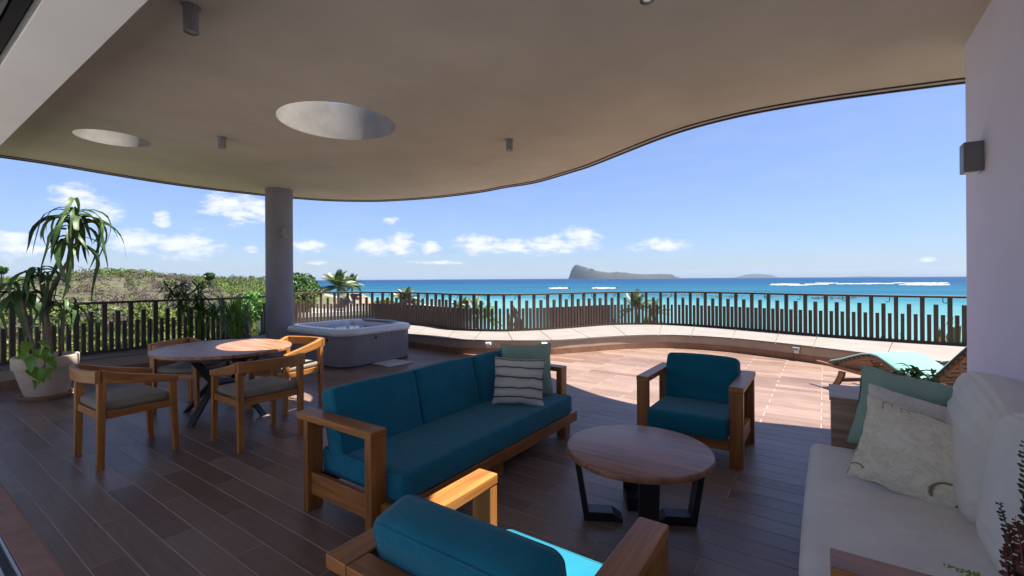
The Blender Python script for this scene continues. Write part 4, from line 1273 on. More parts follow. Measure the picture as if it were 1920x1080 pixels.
t = thing('potted_bamboo', 'dark narrow-leaved plant by the fence behind the dining table', 'plant', (-9.08, 3.36, 0))
pot_small(t)
q = random.Random(31); stem = MB(); fol = MB()
for i in range(13):
    a = q.uniform(0, 6.28); l = q.uniform(.1, .5); H = q.uniform(.95, 1.52)
    p0 = Vector((math.cos(a) * .08, math.sin(a) * .08, .3)); p1 = Vector((math.cos(a) * l * .5, math.sin(a) * l * .5, .3 + H * .6)); p2 = Vector((math.cos(a) * l, math.sin(a) * l, H))
    stem.tube([p0, p1, p2], [.009, .007, .004], 5)
    for k in range(46):
        s = q.uniform(.3, 1); p = p1.lerp(p2, (s - .35) / .65) if s > .35 else p1
        d = Vector((q.gauss(0, 1), q.gauss(0, 1), q.uniform(-.5, .7))).normalized(); ll = q.uniform(.18, .36); sd = d.cross(Vector((0, 0, 1))).normalized() * ll * .06
        fol.add([p, p + d * ll * .4 + sd, p + d * ll - Vector((0, 0, ll * .22)), p + d * ll * .4 - sd], [(0, 1, 2, 3)])
obj('stem', stem, M['bamboo'], t, True, world=False); obj('foliage', fol, M['bamboo'], t, world=False)
t = thing('potted_grass', 'pale green grassy plant by the fence next to the column', 'plant', (-8.98, 3.96, 0))
pot_small(t)
fol = MB()
for i in range(190):
    a = q.uniform(0, 6.28); l = q.uniform(.05, .55); H = q.uniform(.6, 1.25)
    d = Vector((math.cos(a), math.sin(a), 0)); sd = Vector((-d.y, d.x, 0)) * q.uniform(.006, .011)
    pts = [d * (.1 * q.random()) + Vector((0, 0, .3)), d * l * .35 + Vector((0, 0, .3 + (H - .3) * .6)), d * l * .75 + Vector((0, 0, H)), d * l * 1.25 + Vector((0, 0, H - l * .35))]
    fol.strip([[tuple(p - sd * w_), tuple(p + sd * w_)] for p, w_ in zip(pts, (1, 1, .8, .1))])
obj('foliage', fol, M['grassy'], t, world=False)

# ------------------------------------------------------------------ dining set
DX, DY = -5.57, 2.33
t = thing('dining_table', 'oval wooden dining table on bent black metal legs', 'table', (DX, DY, 0))
prof = [(.10, .712), (.965, .712), (.99, .716), (1.0, .724), (1.0, .743), (.992, .75), (.975, .7515), (.01, .7515)]
obj('tabletop', MB().lathe(prof, 72, sx=.75, sy=.665), M['tabletop'], t, 'auto', world=False)
obj('under_frame', MB().lathe([(.60, .675), (.80, .675), (.80, .711), (.60, .711)], 48, sx=.75, sy=.665), M['black_metal'], t, 'auto', world=False)
def bent_leg(a, r0=.42, r1=.13, r2=.46, w=.075, th=.03, zt=.676, zm=.36):
    d = Vector((math.cos(a), math.sin(a), 0)); s = Vector((-d.y, d.x, 0)); mb = MB()
    path = [(r0, zt), (r1, zm), (r2, .0)]; rows = []
    for i, (r_, z_) in enumerate(path):
        o_ = d * (th * 1.25) if i == 1 else d * th
        p = d * r_ + Vector((0, 0, z_))
        rows.append([tuple(p - s * w / 2), tuple(p + s * w / 2), tuple(p + s * w / 2 + o_), tuple(p - s * w / 2 + o_)])
    mb.strip(rows, True); mb.add(rows[0], [(3, 2, 1, 0)]); mb.add(rows[-1], [(0, 1, 2, 3)]); return mb
for k in range(4): obj('leg', bent_leg(R(-62 + 90 * k)), M['black_metal'], t, bevel=.003, world=False)
obj('hub', MB().lathe([(.01, .345), (.13, .345), (.13, .375), (.01, .375)], 24), M['black_metal'], t, 'auto', world=False)


def make_chair(label):
    """sitter faces +Y; back posts stand at y = 0"""
    t = thing('dining_chair', label, 'chair', (0, 0, 0), 0, 'chairs around the dining table')
    w = .275
    for s in (-1, 1):
        obj('back_leg', MB().hexa([(s * w - .022, -.035, 0), (s * w + .022, -.035, 0), (s * w + .022, .012, 0), (s * w - .022, .012, 0), (s * w - .026, -.028, .70), (s * w + .026, -.028, .70), (s * w + .026, .028, .70), (s * w - .026, .028, .70)]), M['teak_pale'], t, bevel=.005, world=False)
        obj('front_leg', MB().hexa([(s * w - .02, .485, 0), (s * w + .02, .485, 0), (s * w + .02, .525, 0), (s * w - .02, .525, 0), (s * w - .024, .45, .612), (s * w + .024, .45, .612), (s * w + .024, .505, .612), (s * w - .024, .505, .612)]), M['teak_pale'], t, bevel=.005, world=False)
        # arm slopes from the back rail to the front leg
        rows = []
        for i in range(9):
            u = i / 8; y_ = .00 + .515 * u; zt = .79 - .125 * (u ** .8); hh = .095 - .045 * u; wx = .026
            xx = s * (w + .004)
            rows.append([(xx - wx, y_, zt - hh), (xx + wx, y_, zt - hh), (xx + wx, y_, zt), (xx - wx, y_, zt)])
        mb = MB(); mb.strip(rows, True); mb.uv = [[(i_ * .016 + a * .06, b_ * .03) for a, b_ in f_] for i_, f_ in enumerate(mb.uv)]
        mb.add(rows[0], [(3, 2, 1, 0)]); mb.add(rows[-1], [(0, 1, 2, 3)])
        obj('arm', mb, M['teak_pale'], t, bevel=.006, world=False)
    rows = []
    for i in range(15):
        u = 2 * i / 14 - 1; x_ = u * (w + .028); y_ = -.030 - .055 * (1 - u * u)
        rows.append([(x_, y_ - .017, .692), (x_, y_ - .017, .79), (x_, y_ + .017, .79), (x_, y_ + .017, .692)])
    mb = MB(); mb.strip(rows, True); mb.uv = [[(a * .045, b_ * .04) for a, b_ in f_] for f_ in mb.uv]
    mb.add(rows[0], [(3, 2, 1, 0)]); mb.add(rows[-1], [(0, 1, 2, 3)])
    obj('back_rail', mb, M['teak_pale'], t, bevel=.006, world=False)
    for a_, b_ in (((-w + .026, -.018, .395), (w - .026, .012, .455)), ((-w + .024, .468, .395), (w - .024, .494, .455)), ((-w - .014, .03, .396), (-w + .014, .466, .454)), ((w - .014, .03, .396), (w + .014, .466, .454))):
        obj('seat_rail', MB().box(a_, b_), M['teak_pale'], t, bevel=.003, world=False)
    me = cushion(.53, .48, .07, .03, 12, .012, 2, .003); link('seat_cushion', me, M['seat'], t, loc=(0, .238, .486))
    return t


ch = make_chair('dining chair with its back to the camera, nearest the potted dracaena')
ch.location = (-5.0, 1.075, 0); ch.rotation_euler = (0, 0, R(2))
dup(ch, loc=(-4.185, 2.145, 0), rz=R(90), label='dining chair with its curved back turned to the blue sofa')
dup(ch, loc=(-5.30, 3.11, 0), rz=R(180 + 12), label='sunlit dining chair between the table and the hot tub')
dup(ch, loc=(-6.33, 2.10, 0), rz=R(-58), label='dining chair on the fence side, mostly hidden by the table')

# ------------------------------------------------------------------ lounge set
def armframe(t, mk, x0, x1, y0, y1, axis_, front, back_x, h=.636, th=.042, post_w=None):
    pass


def piping(cush, sx, sy, sz, r, ax):
    """sewn seam along the two rims of a box cushion; ax is the axis of its broad face"""
    d = [sx, sy, sz]; a = [i for i in range(3) if i != ax]; k = r * .26; mb = MB()
    for sg_ in (-1, 1):
        loop_ = rrect(-d[a[0]] / 2 + k, d[a[0]] / 2 - k, -d[a[1]] / 2 + k, d[a[1]] / 2 - k, r, 6); pts = []
        for u_, w_ in loop_ + [loop_[0]]:
            q_ = [0, 0, 0]; q_[a[0]] = u_; q_[a[1]] = w_; q_[ax] = sg_ * (d[ax] / 2 - k); pts.append(q_)
        mb.tube(pts, .0042, 6, cap=False)
    o_ = obj('piping', mb, M['teal'], None, True); o_.parent = cush


# blue sofa: faces +X, arms at both ends in Y
SX, SY0, SY1 = -2.11, 1.636, 4.0
t = thing('blue_sofa', 'long teal cushioned sofa with teak frame and open arms', 'sofa', (-2.45, 2.8, 0))
AW = .115
for (ya, yb) in ((SY0, SY0 + AW), (SY1 - AW, SY1)):
    obj('arm', MB().box((-2.875, ya, .585), (SX, yb, .63)), M['teak'], t, bevel=.005)
    obj('front_post', MB().box((SX - .06, ya + .002, 0), (SX - .002, yb - .002, .5845)), M['teak'], t, bevel=.005)
    obj('back_post', MB().box((-2.80, ya + .002, 0), (-2.75, yb - .002, .5845)), M['teak'], t, bevel=.005)
    ym = ya + .025 if ya < 3 else yb - .06
    obj('side_rail', MB().box((-2.748, ym, .11), (SX - .062, ym + .035, .25)), M['teak'], t, bevel=.004)
YS0, YS1 = SY0 + AW + .004, SY1 - AW - .004
obj('front_rail', MB().box((-2.03, SY0 + .02, .115), (-1.99, SY1 - .02, .208)), M['teak'], t, bevel=.005)
obj('front_rail_end', MB().box((-2.105, SY0 + .06, .12), (-2.032, SY0 + .10, .205)), M['teak'], t, bevel=.003)
obj('back_rail', MB().box((-2.80, YS0, .12), (-2.765, YS1, .22)), M['teak'], t, bevel=.004)
obj('back_top_rail', MB().box((-2.82, YS0, .50), (-2.785, YS1, .60)), M['teak'], t, bevel=.004)
for k in range(5): obj('slat', MB().box((-2.76, YS0 + .1 + .5 * k, .19), (-2.032, YS0 + .22 + .5 * k, .209)), M['teak'], t)
for y_ in (SY0 + 1.12, SY1 - .14): obj('leg', MB().box((-2.10, y_ - .05, 0), (-2.032, y_ + .05, .118)), M['teak'], t, bevel=.004)
obj('leg', MB().box((-2.55, SY0 + 1.08, 0), (-2.48, SY0 + 1.18, .188)), M['teak'], t, bevel=.004)
me = cushion(.80, YS1 - YS0 + .0, .165, .032, 18, .008, 4, .004)
me2 = me
o = link('seat_cushion', me, M['teal'], t, loc=(-2.385 + 2.45, (YS0 + YS1) / 2 - 2.8, .295)); piping(o, .80, YS1 - YS0, .165, .032, 2)
cw = (YS1 - YS0) / 3
for k in range(3):
    me = cushion(.165, cw - .004, .44, .030, 16, .014, 5 + k, .005)
    o = link('back_cushion', me, M['teal'], t, loc=(-2.665 + 2.45, YS0 + cw * (k + .5) - 2.8, .557 + (.004 if k == 1 else 0)))
    o.rotation_euler = (0, R(-14), R((-1.2, .6, 1.5)[k])); piping(o, .165, cw - .004, .44, .030, 0)


def make_armchair(label):
    """faces +Y, width along X, 0.85 wide; front plane at y = 0"""
    t = thing('armchair', label, 'armchair', (0, 0, 0), 0, 'teal armchairs')
    W2 = .425; D = .775; aw = .105
    for s in (-1, 1):
        x0, x1 = (-W2, -W2 + aw) if s < 0 else (W2 - aw, W2)
        obj('arm', MB().box((x0, -D, .590), (x1, 0, .636)), M['teak'], t, bevel=.005, world=False)
        obj('front_post', MB().box((x0 + .002, -.055, 0), (x1 - .002, -.002, .5895)), M['teak'], t, bevel=.005, world=False)
        obj('back_post', MB().box((x0 + .002, -D + .06, 0), (x1 - .002, -D + .115, .5895)), M['teak'], t, bevel=.005, world=False)
        xs_ = x0 + .03 if s < 0 else x1 - .065
        obj('side_rail', MB().box((xs_, -D + .117, .12), (xs_ + .035, -.057, .24)), M['teak'], t, bevel=.004, world=False)
    obj('back_top_rail', MB().box((-W2 + aw + .001, -D, .588), (W2 - aw - .001, -D + .085, .634)), M['teak'], t, bevel=.005, world=False)
    obj('front_rail', MB().box((-W2 + aw + .002, -.045, .12), (W2 - aw - .002, -.01, .215)), M['teak'], t, bevel=.004, world=False)
    obj('back_rail', MB().box((-W2 + aw + .002, -D + .07, .12), (W2 - aw - .002, -D + .105, .215)), M['teak'], t, bevel=.004, world=False)
    for k in range(3): obj('slat', MB().box((-W2 + aw + .04 + .2 * k, -D + .106, .19), (-W2 + aw + .14 + .2 * k, -.046, .21)), M['teak'], t, world=False)
    me = cushion(.63, .70, .165, .034, 14, .010, 11, .004); o = link('seat_cushion', me, M['teal'], t, loc=(0, -.29, .297)); piping(o, .63, .70, .165, .034, 2)
    me = cushion(.62, .165, .425, .036, 14, .016, 12, .005); o = link('back_cushion', me, M['teal'], t, loc=(0, -.575, .556)); o.rotation_euler = (R(13), 0, 0); piping(o, .62, .165, .425, .036, 1)
    return t


ac = make_armchair('teal armchair in the foreground seen from behind, one arm in sun')
ac.location = (-.875, 1.607, 0)
dup(ac, loc=(-.945, 3.90, 0), rz=math.pi, label='teal armchair facing the camera beyond the coffee table')

# coffee table
CX, CY = -.955, 2.745
t = thing('coffee_table', 'round wooden coffee table on black metal legs', 'table', (CX, CY, 0))
obj('tabletop', MB().lathe([(.05, .408), (.425, .408), (.434, .412), (.438, .42), (.438, .44), (.434, .448), (.426, .4505), (.005, .4505)], 72), M['tabletop'], t, 'auto', world=False)
for k in range(4):
    a = -YAW * 0 + math.atan2(rgt.y, rgt.x) + k * math.pi / 2 - .12
    d = Vector((math.cos(a), math.sin(a), 0)); s = Vector((-d.y, d.x, 0)); w = .105
    rows = []
    for r_, z_, o_ in ((.365, .4075, .034), (.300, .0, .034)):
        p = d * r_ + Vector((0, 0, z_)); rows.append([tuple(p - s * w / 2), tuple(p + s * w / 2), tuple(p + s * w / 2 + d * o_), tuple(p - s * w / 2 + d * o_)])
    mb = MB(); mb.strip(rows, True); mb.add(rows[0], [(3, 2, 1, 0)]); mb.add(rows[-1], [(0, 1, 2, 3)])
    leg = obj('leg', mb, M['black_metal'], t, bevel=.002, world=False)
    rows = []
    for r_, h_ in ((.306, .055), (.16, .055), (.10, .014)):
        p = d * r_; rows.append([tuple(p - s * w / 2 + Vector((0, 0, .001))), tuple(p + s * w / 2 + Vector((0, 0, .001))), tuple(p + s * w / 2 + Vector((0, 0, h_))), tuple(p - s * w / 2 + Vector((0, 0, h_)))])
    mb = MB(); mb.strip(rows, True); mb.add(rows[0], [(3, 2, 1, 0)]); mb.add(rows[-1], [(0, 1, 2, 3)])
    f_ = obj('foot_bar', mb, M['black_metal'], None, bevel=.002); f_.parent = leg

# white sofa along the wall: faces -X
t = thing('white_sofa', 'long off-white linen sofa along the lavender wall', 'sofa', (.4, 2.7, 0))
obj('arm', MB().box((.012, 1.64, .59), (.885, 1.762, .636)), M['teak'], t, bevel=.005)
obj('front_post', MB().box((.016, 1.642, 0), (.07, 1.76, .5895)), M['teak'], t, bevel=.005)
obj('back_post', MB().box((.82, 1.642, 0), (.875, 1.76, .5895)), M['teak'], t, bevel=.005)
obj('front_rail', MB().box((-.045, 1.70, .12), (-.005, 3.58, .215)), M['teak'], t, bevel=.004)
obj('back_rail', MB().box((.84, 1.77, .12), (.875, 3.60, .50)), M['teak'], t, bevel=.004)
for y_ in (2.4, 3.5): obj('leg', MB().box((-.004, y_ - .05, 0), (.06, y_ + .05, .20)), M['teak'], t, bevel=.004)
for k in range(4): obj('slat', MB().box((-.004, 1.85 + .45 * k, .19), (.838, 1.97 + .45 * k, .211)), M['teak'], t)
me = cushion(.97, 1.84, .20, .05, 18, .012, 21, .004); link('seat_cushion', me, M['linen'], t, loc=(.405 - .4, 2.675 - 2.7, .315))
for k, (y_, sd) in enumerate(((3.13, 31), (2.26, 32))):
    me = cushion(.27, .835, .55, .065, 46, .040, sd, .008, 1)
    o = link('back_cushion', me, M['linen_back'], t, loc=(.685 - .4, y_ - 2.7, .675)); o.rotation_euler = (R(2 - 4 * k), R(9), R(-3 + 4 * k))


# scatter pillows
def pmat(name, kind):
    mt, nt, b = mat(name)
    tcn = nt.nodes.new('ShaderNodeTexCoord'); sp = nt.nodes.new('ShaderNodeSeparateXYZ'); nt.links.new(tcn.outputs['UV'], sp.inputs[0])
    fine = nodes_noise(nt, tcn.outputs['Object'], 500, 2, .7)
    if kind == 'stripe':
        w = nodes_noise(nt, tcn.outputs['Object'], 7, 3)
        v = mth(nt, 'ADD', mth(nt, 'MULTIPLY', sp.outputs[1], 5.2), mth(nt, 'MULTIPLY', w, .22))
        fr = mth(nt, 'FRACT', mth(nt, 'ADD', v, .42))
        d = mth(nt, 'ABSOLUTE', mth(nt, 'SUBTRACT', fr, .5))
        st = ramp(nt, d, [(.035, (.10, .105, .11)), (.075, (.16, .165, .165)), (.10, (.54, .53, .48)), (.5, (.64, .63, .57))])
        mp_ = nt.nodes.new('ShaderNodeMapping'); mp_.inputs['Scale'].default_value = (3, 150, 1); nt.links.new(tcn.outputs['UV'], mp_.inputs['Vector'])
        f2 = nodes_noise(nt, mp_.outputs[0], 1, 3)
        mxn = nt.nodes.new('ShaderNodeMix'); mxn.data_type = 'RGBA'; mxn.blend_type = 'MULTIPLY'; mxn.inputs[0].default_value = .6
        nt.links.new(st, mxn.inputs[6]); nt.links.new(ramp(nt, f2, [(.3, (.72, .72, .72)), (.65, (1.1, 1.1, 1.1))]), mxn.inputs[7]); nt.links.new(mxn.outputs[2], b.inputs['Base Color'])
    elif kind == 'speck':
        v = nt.nodes.new('ShaderNodeTexVoronoi'); v.inputs['Scale'].default_value = 26; nt.links.new(tcn.outputs['UV'], v.inputs['Vector'])
        n1 = nodes_noise(nt, tcn.outputs['UV'], 14, 3)
        f_ = mth(nt, 'ADD', v.outputs['Distance'], mth(nt, 'MULTIPLY', n1, .6))
        nt.links.new(ramp(nt, f_, [(.36, (.50, .44, .37)), (.5, (.64, .60, .54)), (.75, (.70, .67, .62))]), b.inputs['Base Color'])
    else:
        # cream cloth with frayed brown stitched loops near two corners and pale relief lines
        n1 = nodes_noise(nt, tcn.outputs['UV'], 6, 6, .65, 1.2)
        ln = mth(nt, 'ABSOLUTE', mth(nt, 'SUBTRACT', n1, .5))
        basec = ramp(nt, ln, [(.0, (.62, .54, .41)), (.02, (.74, .68, .55)), (.2, (.82, .77, .65))])
        cur = None
        for (u0, v0, r0, wd, sx_) in ((.80, .18, .13, .016, 1.5), (.88, .10, .10, .020, .8), (.20, .88, .09, .013, .5), (.33, .90, .05, .009, .6), (.40, .91, .045, .009, .7), (.05, .10, .08, .014, 1.2)):
            du = mth(nt, 'MULTIPLY', mth(nt, 'SUBTRACT', mth(nt, 'ADD', sp.outputs[0], mth(nt, 'MULTIPLY', n1, .08)), u0 + .04), 1 / sx_)
            dv = mth(nt, 'SUBTRACT', sp.outputs[1], v0)
            rr = mth(nt, 'SQRT', mth(nt, 'ADD', mth(nt, 'MULTIPLY', du, du), mth(nt, 'MULTIPLY', dv, dv)))
            e = mth(nt, 'ABSOLUTE', mth(nt, 'SUBTRACT', rr, r0)); e = mth(nt, 'MULTIPLY', e, 1 / wd)
            up_ = mth(nt, 'MULTIPLY', mth(nt, 'LESS_THAN', mth(nt, 'ADD', dv, mth(nt, 'MULTIPLY', du, -.5)), -.01), 3.0)
            e = mth(nt, 'ADD', e, up_)
            cur = e if cur is None else mth(nt, 'MINIMUM', cur, e)
        cur = mth(nt, 'ADD', cur, mth(nt, 'MULTIPLY', mth(nt, 'SUBTRACT', nodes_noise(nt, tcn.outputs['UV'], 60, 3), .4), .9))
        k_ = ramp(nt, cur, [(.35, (1, 1, 1)), (1.0, (0, 0, 0))])
        mxn = nt.nodes.new('ShaderNodeMix'); mxn.data_type = 'RGBA'; nt.links.new(k_, mxn.inputs[0]); nt.links.new(basec, mxn.inputs[6]); mxn.inputs[7].default_value = (.24, .15, .08, 1)
        nt.links.new(mxn.outputs[2], b.inputs['Base Color'])
    setp(b, Roughness=.92); b.inputs['Specular IOR Level'].default_value = .15
    h = mth(nt, 'ADD', mth(nt, 'MULTIPLY', nodes_noise(nt, tcn.outputs['Object'], 9, 4, .55, 1.0), 1.0), mth(nt, 'MULTIPLY', fine, .10))
    bump(nt, b, h, .45, .02)
    return mt


def put_pillow(name, label, w, h, th, m, loc, eul, seed, wr=.010, pinch=.07):
    mb = pillow(w, h, th, seed, pinch=pinch, wr=wr)
    o = link(name, mb.mesh(name), m, smooth=True); o.location = loc; o.rotation_euler = eul
    bm = bmesh.new(); bm.from_mesh(o.data); bmesh.ops.remove_doubles(bm, verts=bm.verts[:], dist=.0006); bm.to_mesh(o.data); bm.free()
    return tag(o, label, 'pillow', 'scatter pillows')


put_pillow('pillow', 'plain sage-green pillow behind the striped one on the blue sofa', .50, .50, .13, M['sage'], (-2.38, 3.68, .62), (R(-14), 0, R(38)), 1)
put_pillow('pillow', 'beige pillow with thin dark stripes on the blue sofa', .46, .42, .13, pmat('striped_cloth', 'stripe'), (-2.26, 3.36, .575), (R(-16), R(2), R(30)), 2)
put_pillow('pillow', 'sage-green pillow at the far end of the white sofa', .56, .50, .14, M['sage'], (.43, 3.56, .66), (R(-17), R(9), R(-4)), 3)
put_pillow('pillow', 'speckled beige pillow between the sage and cream pillows', .50, .44, .12, pmat('speckled_cloth', 'speck'), (.42, 3.33, .615), (R(-24), R(12), R(-2)), 4)
put_pillow('pillow', 'cream pillow with brown frayed stitching in front on white sofa', .50, .46, .14, pmat('cream_cloth', 'loops'), (.385, 3.02, .60), (R(-32), R(14), R(-4)), 5, .014)

# planter box with a leafy plant past the end of the white sofa
t = thing('box_table', 'closed wooden box table standing past the end of the white sofa', 'side table', (.38, 3.95, 0))
obj('box_panel', MB().box((.035, 3.74, 0), (.75, 3.765, .665)), M['planter_wood'], t, bevel=.003)
obj('box_panel', MB().box((.035, 4.145, 0), (.75, 4.17, .665)), M['planter_wood'], t, bevel=.003)
obj('box_panel', MB().box((.035, 3.766, 0), (.06, 4.144, .665)), M['planter_wood'], t, bevel=.003)
obj('box_panel', MB().box((.725, 3.766, 0), (.75, 4.144, .665)), M['planter_wood'], t, bevel=.003)
obj('top_panel', MB().box((.025, 3.73, .6655), (.76, 4.18, .69)), M['planter_wood'], t, bevel=.004)
q = random.Random(77)
t = thing('leafy_plant', 'small green leafy plant standing on the wooden box table', 'plant', (.44, 3.93, .6905))
obj('pot', MB().lathe([(.01, .001), (.055, .001), (.075, .085), (.079, .09), (.07, .09), (.065, .075), (.01, .075)], 24), M['dark_pot'], t, 'auto', world=False)
lf = [leafblade(.17, .030, .45, i, .35, 'bamboo', n=6) for i in range(3)] + [leafblade(.13, .026, .6, i, .3, 'fern_light', n=6) for i in range(2)]
for i in range(70):
    a = q.uniform(0, 6.28); r_ = q.uniform(0, .17)
    o = link('leaf', lf[i % 5], None, t, loc=(math.cos(a) * r_, math.sin(a) * r_ * .7, q.uniform(.06, .19)))
    sc = q.uniform(.6, 1.15); o.scale = (sc, sc, sc)
    o.rotation_euler = (q.uniform(-.5, .5), q.uniform(-.7, .3), q.uniform(0, 6.28))

# foreground fern on a small table beside the near arm of the white sofa
t = thing('side_table', 'small round side table under the foreground fern', 'table', (.62, 1.36, 0))
obj('tabletop', MB().lathe([(.01, .50), (.2, .50), (.21, .51), (.21, .53), (.01, .535)], 40), M['teak'], t, 'auto', world=False)
for k in range(3):
    a = k * 2.094 + .4; obj('leg', MB().tube([(math.cos(a) * .14, math.sin(a) * .14, .50), (math.cos(a) * .18, math.sin(a) * .18, 0)], [.016, .012], 8), M['teak'], t, True, world=False)
t = thing('potted_fern', 'dark red and green fern rising in the near corner by the white sofa', 'plant', (.62, 1.36, .535))
obj('pot', MB().lathe([(.01, .001), (.08, .001), (.105, .15), (.11, .16), (.098, .16), (.09, .13), (.01, .125)], 32), M['dark_pot'], t, 'auto', world=False)
obj('soil', MB().lathe([(.093, .14), (.01, .145)], 24), M['soil'], t, True, world=False)


def fernfrond(pts, m, wl=.035, n=26, seed=0):
    """stiff frond with paired leaflets along a path"""
    q = random.Random(seed); c = resample([Vector(p) for p in pts], n=n); mb = MB()
    mb.tube(c[::2], [.004 * (1 - .7 * i / len(c[::2])) for i in range(len(c[::2]))], 5)
    side = Vector((rgt.x, rgt.y, 0))
    for i in range(3, n):
        d = (c[min(i + 1, n - 1)] - c[i - 1]).normalized(); s_ = side - d * side.dot(d); s_.normalize(); nn = d.cross(s_)
        l = wl * (1 - .75 * (i / n) ** 2.2) * q.uniform(.75, 1.1)
        for sg_ in (-1, 1):
            o_ = (s_ * sg_ + d * .35 + nn * q.uniform(-.5, .5)).normalized(); w_ = d * l * .30
            p = c[i] + d * q.uniform(-.003, .003); e = p + o_ * l
            mb.add([p - w_ * .5, p + o_ * l * .55 - w_ + nn * .003, e, p + o_ * l * .55 + w_ + nn * .003, p + w_ * .5], [(0, 1, 2, 3, 4)])
    return mb


def fp(px, py, Z): return pix(px, py, Z) - Vector((.62, 1.36, .535))


root = Vector((0, 0, .14))
for k, (path, m_, wl) in enumerate([
    ([fp(1905, 1110, 1.15), fp(1893, 1000, 1.2), fp(1873, 945, 1.22)], 'fern_green', .034),
    ([fp(1925, 1110, 1.1), fp(1912, 1010, 1.12), fp(1905, 975, 1.12)], 'fern_red', .036),
    ([fp(1935, 1100, 1.15), fp(1926, 960, 1.2), fp(1920, 830, 1.25)], 'fern_green', .040),
    ([fp(1900, 1130, 1.1), fp(1885, 1050, 1.12), fp(1895, 985, 1.14)], 'fern_red', .028),
    ([fp(1950, 1090, 1.1), fp(1945, 980, 1.12), fp(1925, 900, 1.15)], 'fern_red', .036),
    ([fp(1870, 1110, 1.1), fp(1830, 1078, 1.13), fp(1772, 1058, 1.18)], 'fern_light', .030),
    ([fp(1960, 1090, 1.15), fp(1975, 900, 1.2), fp(1980, 800, 1.2)], 'fern_green', .04)]):
    pts = [root, root + Vector((0, 0, .05)) + (path[0] - root) * .4] + path
    obj('frond', fernfrond(pts, m_, wl * 1.15, 58, k), M[m_], t, world=False)

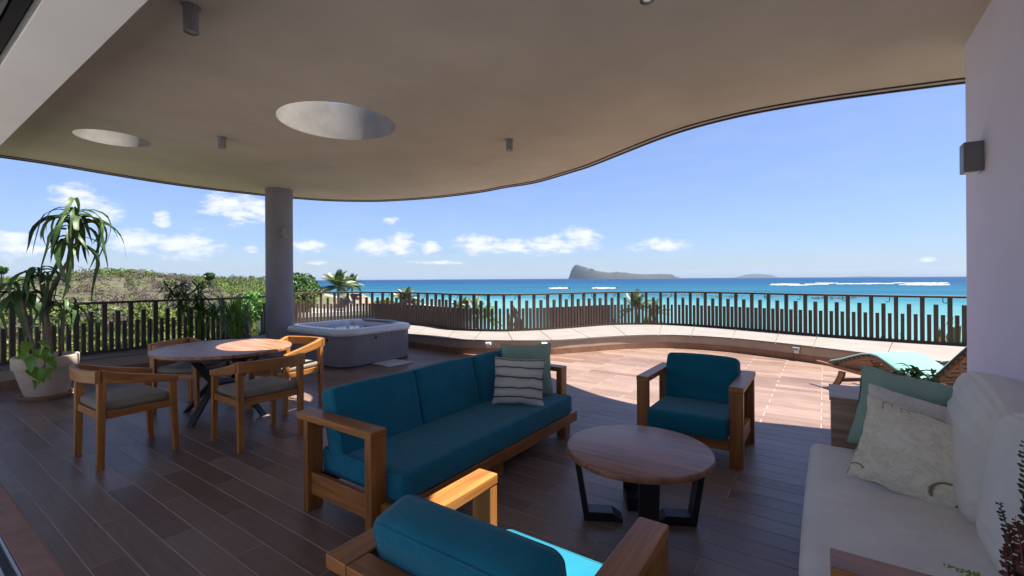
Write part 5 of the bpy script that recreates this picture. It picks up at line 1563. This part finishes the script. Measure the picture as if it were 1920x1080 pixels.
# ------------------------------------------------------------------ sun loungers
def make_lounger(label):
    """local +X runs from foot to head, +Y to the far side; near rail in the plane y = 0"""
    t = thing('sun_lounger', label, 'sun lounger', (0, 0, 0), 0, 'teak sun loungers')
    Wd = .66
    prof = [(.20, .338), (.40, .395), (.60, .472), (.75, .525), (.86, .545), (.95, .535), (1.05, .495), (1.2, .425), (1.36, .390), (1.50, .380), (1.58, .395), (1.66, .455), (1.78, .590), (1.90, .725), (2.02, .850), (2.10, .925)]
    pc = resample([Vector((a, 0, b_)) for a, b_ in prof], n=60)
    for y_ in (0, Wd - .04):
        obj('side_rail', MB().hexa([(0, y_, .298), (1.98, y_, .245), (1.98, y_ + .04, .245), (0, y_ + .04, .298), (0, y_, .332), (1.98, y_, .315), (1.98, y_ + .04, .315), (0, y_ + .04, .332)]), M['teak_old'], t, bevel=.006, world=False)
        for x0, x1 in ((.44, .27), (1.52, 1.70)):
            rows = []
            for i in range(7):
                u = i / 6; xx = x0 + (x1 - x0) * (u ** 1.6); zz = .262 * (1 - u)
                rows.append([(xx - .045, y_ + .002, zz), (xx + .045, y_ + .002, zz), (xx + .045, y_ + .038, zz), (xx - .045, y_ + .038, zz)])
            mb = MB(); mb.strip(rows, True); mb.uv = [[(a * .05, b_ * .04) for a, b_ in f_] for f_ in mb.uv]; mb.add(rows[0], [(0, 1, 2, 3)]); mb.add(rows[-1], [(3, 2, 1, 0)])
            obj('leg', mb, M['teak_old'], t, bevel=.005, world=False)
        # curved sleeper under the cushion
        rows = []
        for p in pc[2:]:
            rows.append([(p.x, y_ + .045 if y_ == 0 else y_ - .035, p.z - .055), (p.x, y_ + .075 if y_ == 0 else y_ - .005, p.z - .055), (p.x, y_ + .075 if y_ == 0 else y_ - .005, p.z - .022), (p.x, y_ + .045 if y_ == 0 else y_ - .035, p.z - .022)])
        mb = MB(); mb.strip(rows, True); mb.uv = [[(a * .04 + i_ * .0, b_ * .03) for a, b_ in f_] for i_, f_ in enumerate(mb.uv)]; mb.add(rows[0], [(0, 1, 2, 3)]); mb.add(rows[-1], [(3, 2, 1, 0)])
        obj('sleeper', mb, M['teak_old'], t, world=False)
        obj('prop', MB().bar((.82, y_ + .06 if y_ == 0 else y_ - .02, .47), (1.0, y_ + .06 if y_ == 0 else y_ - .02, .29), .02, .03), M['teak_old'], t, world=False)
        obj('prop', MB().bar((1.86, y_ + .06 if y_ == 0 else y_ - .02, .64), (1.95, y_ + .06 if y_ == 0 else y_ - .02, .30), .02, .03), M['teak_old'], t, world=False)
    for k in range(27):
        i = 3 + k * 2; p = pc[min(i, 58)]; d = (pc[min(i + 1, 59)] - pc[i - 1]).normalized(); n = Vector((-d.z, 0, d.x))
        c0 = p - n * .012
        obj('slat', MB().bar((c0.x, .03, c0.z), (c0.x, Wd - .03, c0.z), .050, .014, up=(n.x, 0, n.z)), M['teak_old'], t, world=False)
    for x_, z_ in ((.30, .10), (1.66, .10)): obj('cross_bar', MB().box((x_, .041, z_), (x_ + .03, Wd - .041, z_ + .045)), M['teak_old'], t, bevel=.003, world=False)
    rows = []
    for i, p in enumerate(pc):
        d = (pc[min(i + 1, 59)] - pc[max(i - 1, 0)]).normalized(); n = Vector((-d.z, 0, d.x)); th = .030 if 0 < i < 59 else .012
        rows.append([])
        for y_, o_ in ((.035, 0.0), (.022, .5), (.035, 1.0), (.20, 1.12), (.46, 1.12), (Wd - .035, 1.0), (Wd - .022, .5), (Wd - .035, 0.0)):
            q_ = p + n * (o_ * th); rows[-1].append((q_.x, y_, q_.z))
    mb = MB(); mb.strip(rows, True); mb.add(rows[0], [tuple(range(8))]); mb.add(rows[-1], [tuple(range(8))[::-1]])
    cu = obj('cushion', mb, M['aqua'], t, True, world=False)
    mb = MB()
    for y_ in (.024, Wd - .024): mb.tube([(p.x, y_, p.z + .006) for p in pc], .0075, 6)
    e = obj('piping', mb, M['navy_edge'], None, True); e.parent = cu
    return t


th_ = math.atan2(-.785, .62)
lo_ = make_lounger('teak sun lounger with turquoise cushion nearest the wooden box table')
lo_.location = (-.10, 7.62, 0); lo_.rotation_euler = (0, 0, th_)
dup(lo_, loc=(1.10, 8.28, 0), rz=th_, label='second teak sun lounger behind, only its foot end showing')

# ------------------------------------------------------------------ air
mt = bpy.data.materials.new('sea_haze'); mt.use_nodes = True; n_ = mt.node_tree
for q_ in list(n_.nodes): n_.nodes.remove(q_)
o_ = n_.nodes.new('ShaderNodeOutputMaterial'); pv = n_.nodes.new('ShaderNodeVolumePrincipled')
pv.inputs['Color'].default_value = (.48, .68, 1.0, 1); pv.inputs['Density'].default_value = 2.6e-5; pv.inputs['Anisotropy'].default_value = .2
n_.links.new(pv.outputs[0], o_.inputs['Volume'])
HZ = 13600
obj('haze', MB().box((-HZ, -HZ, -14), (HZ, HZ, 190)), mt, kind='stuff')
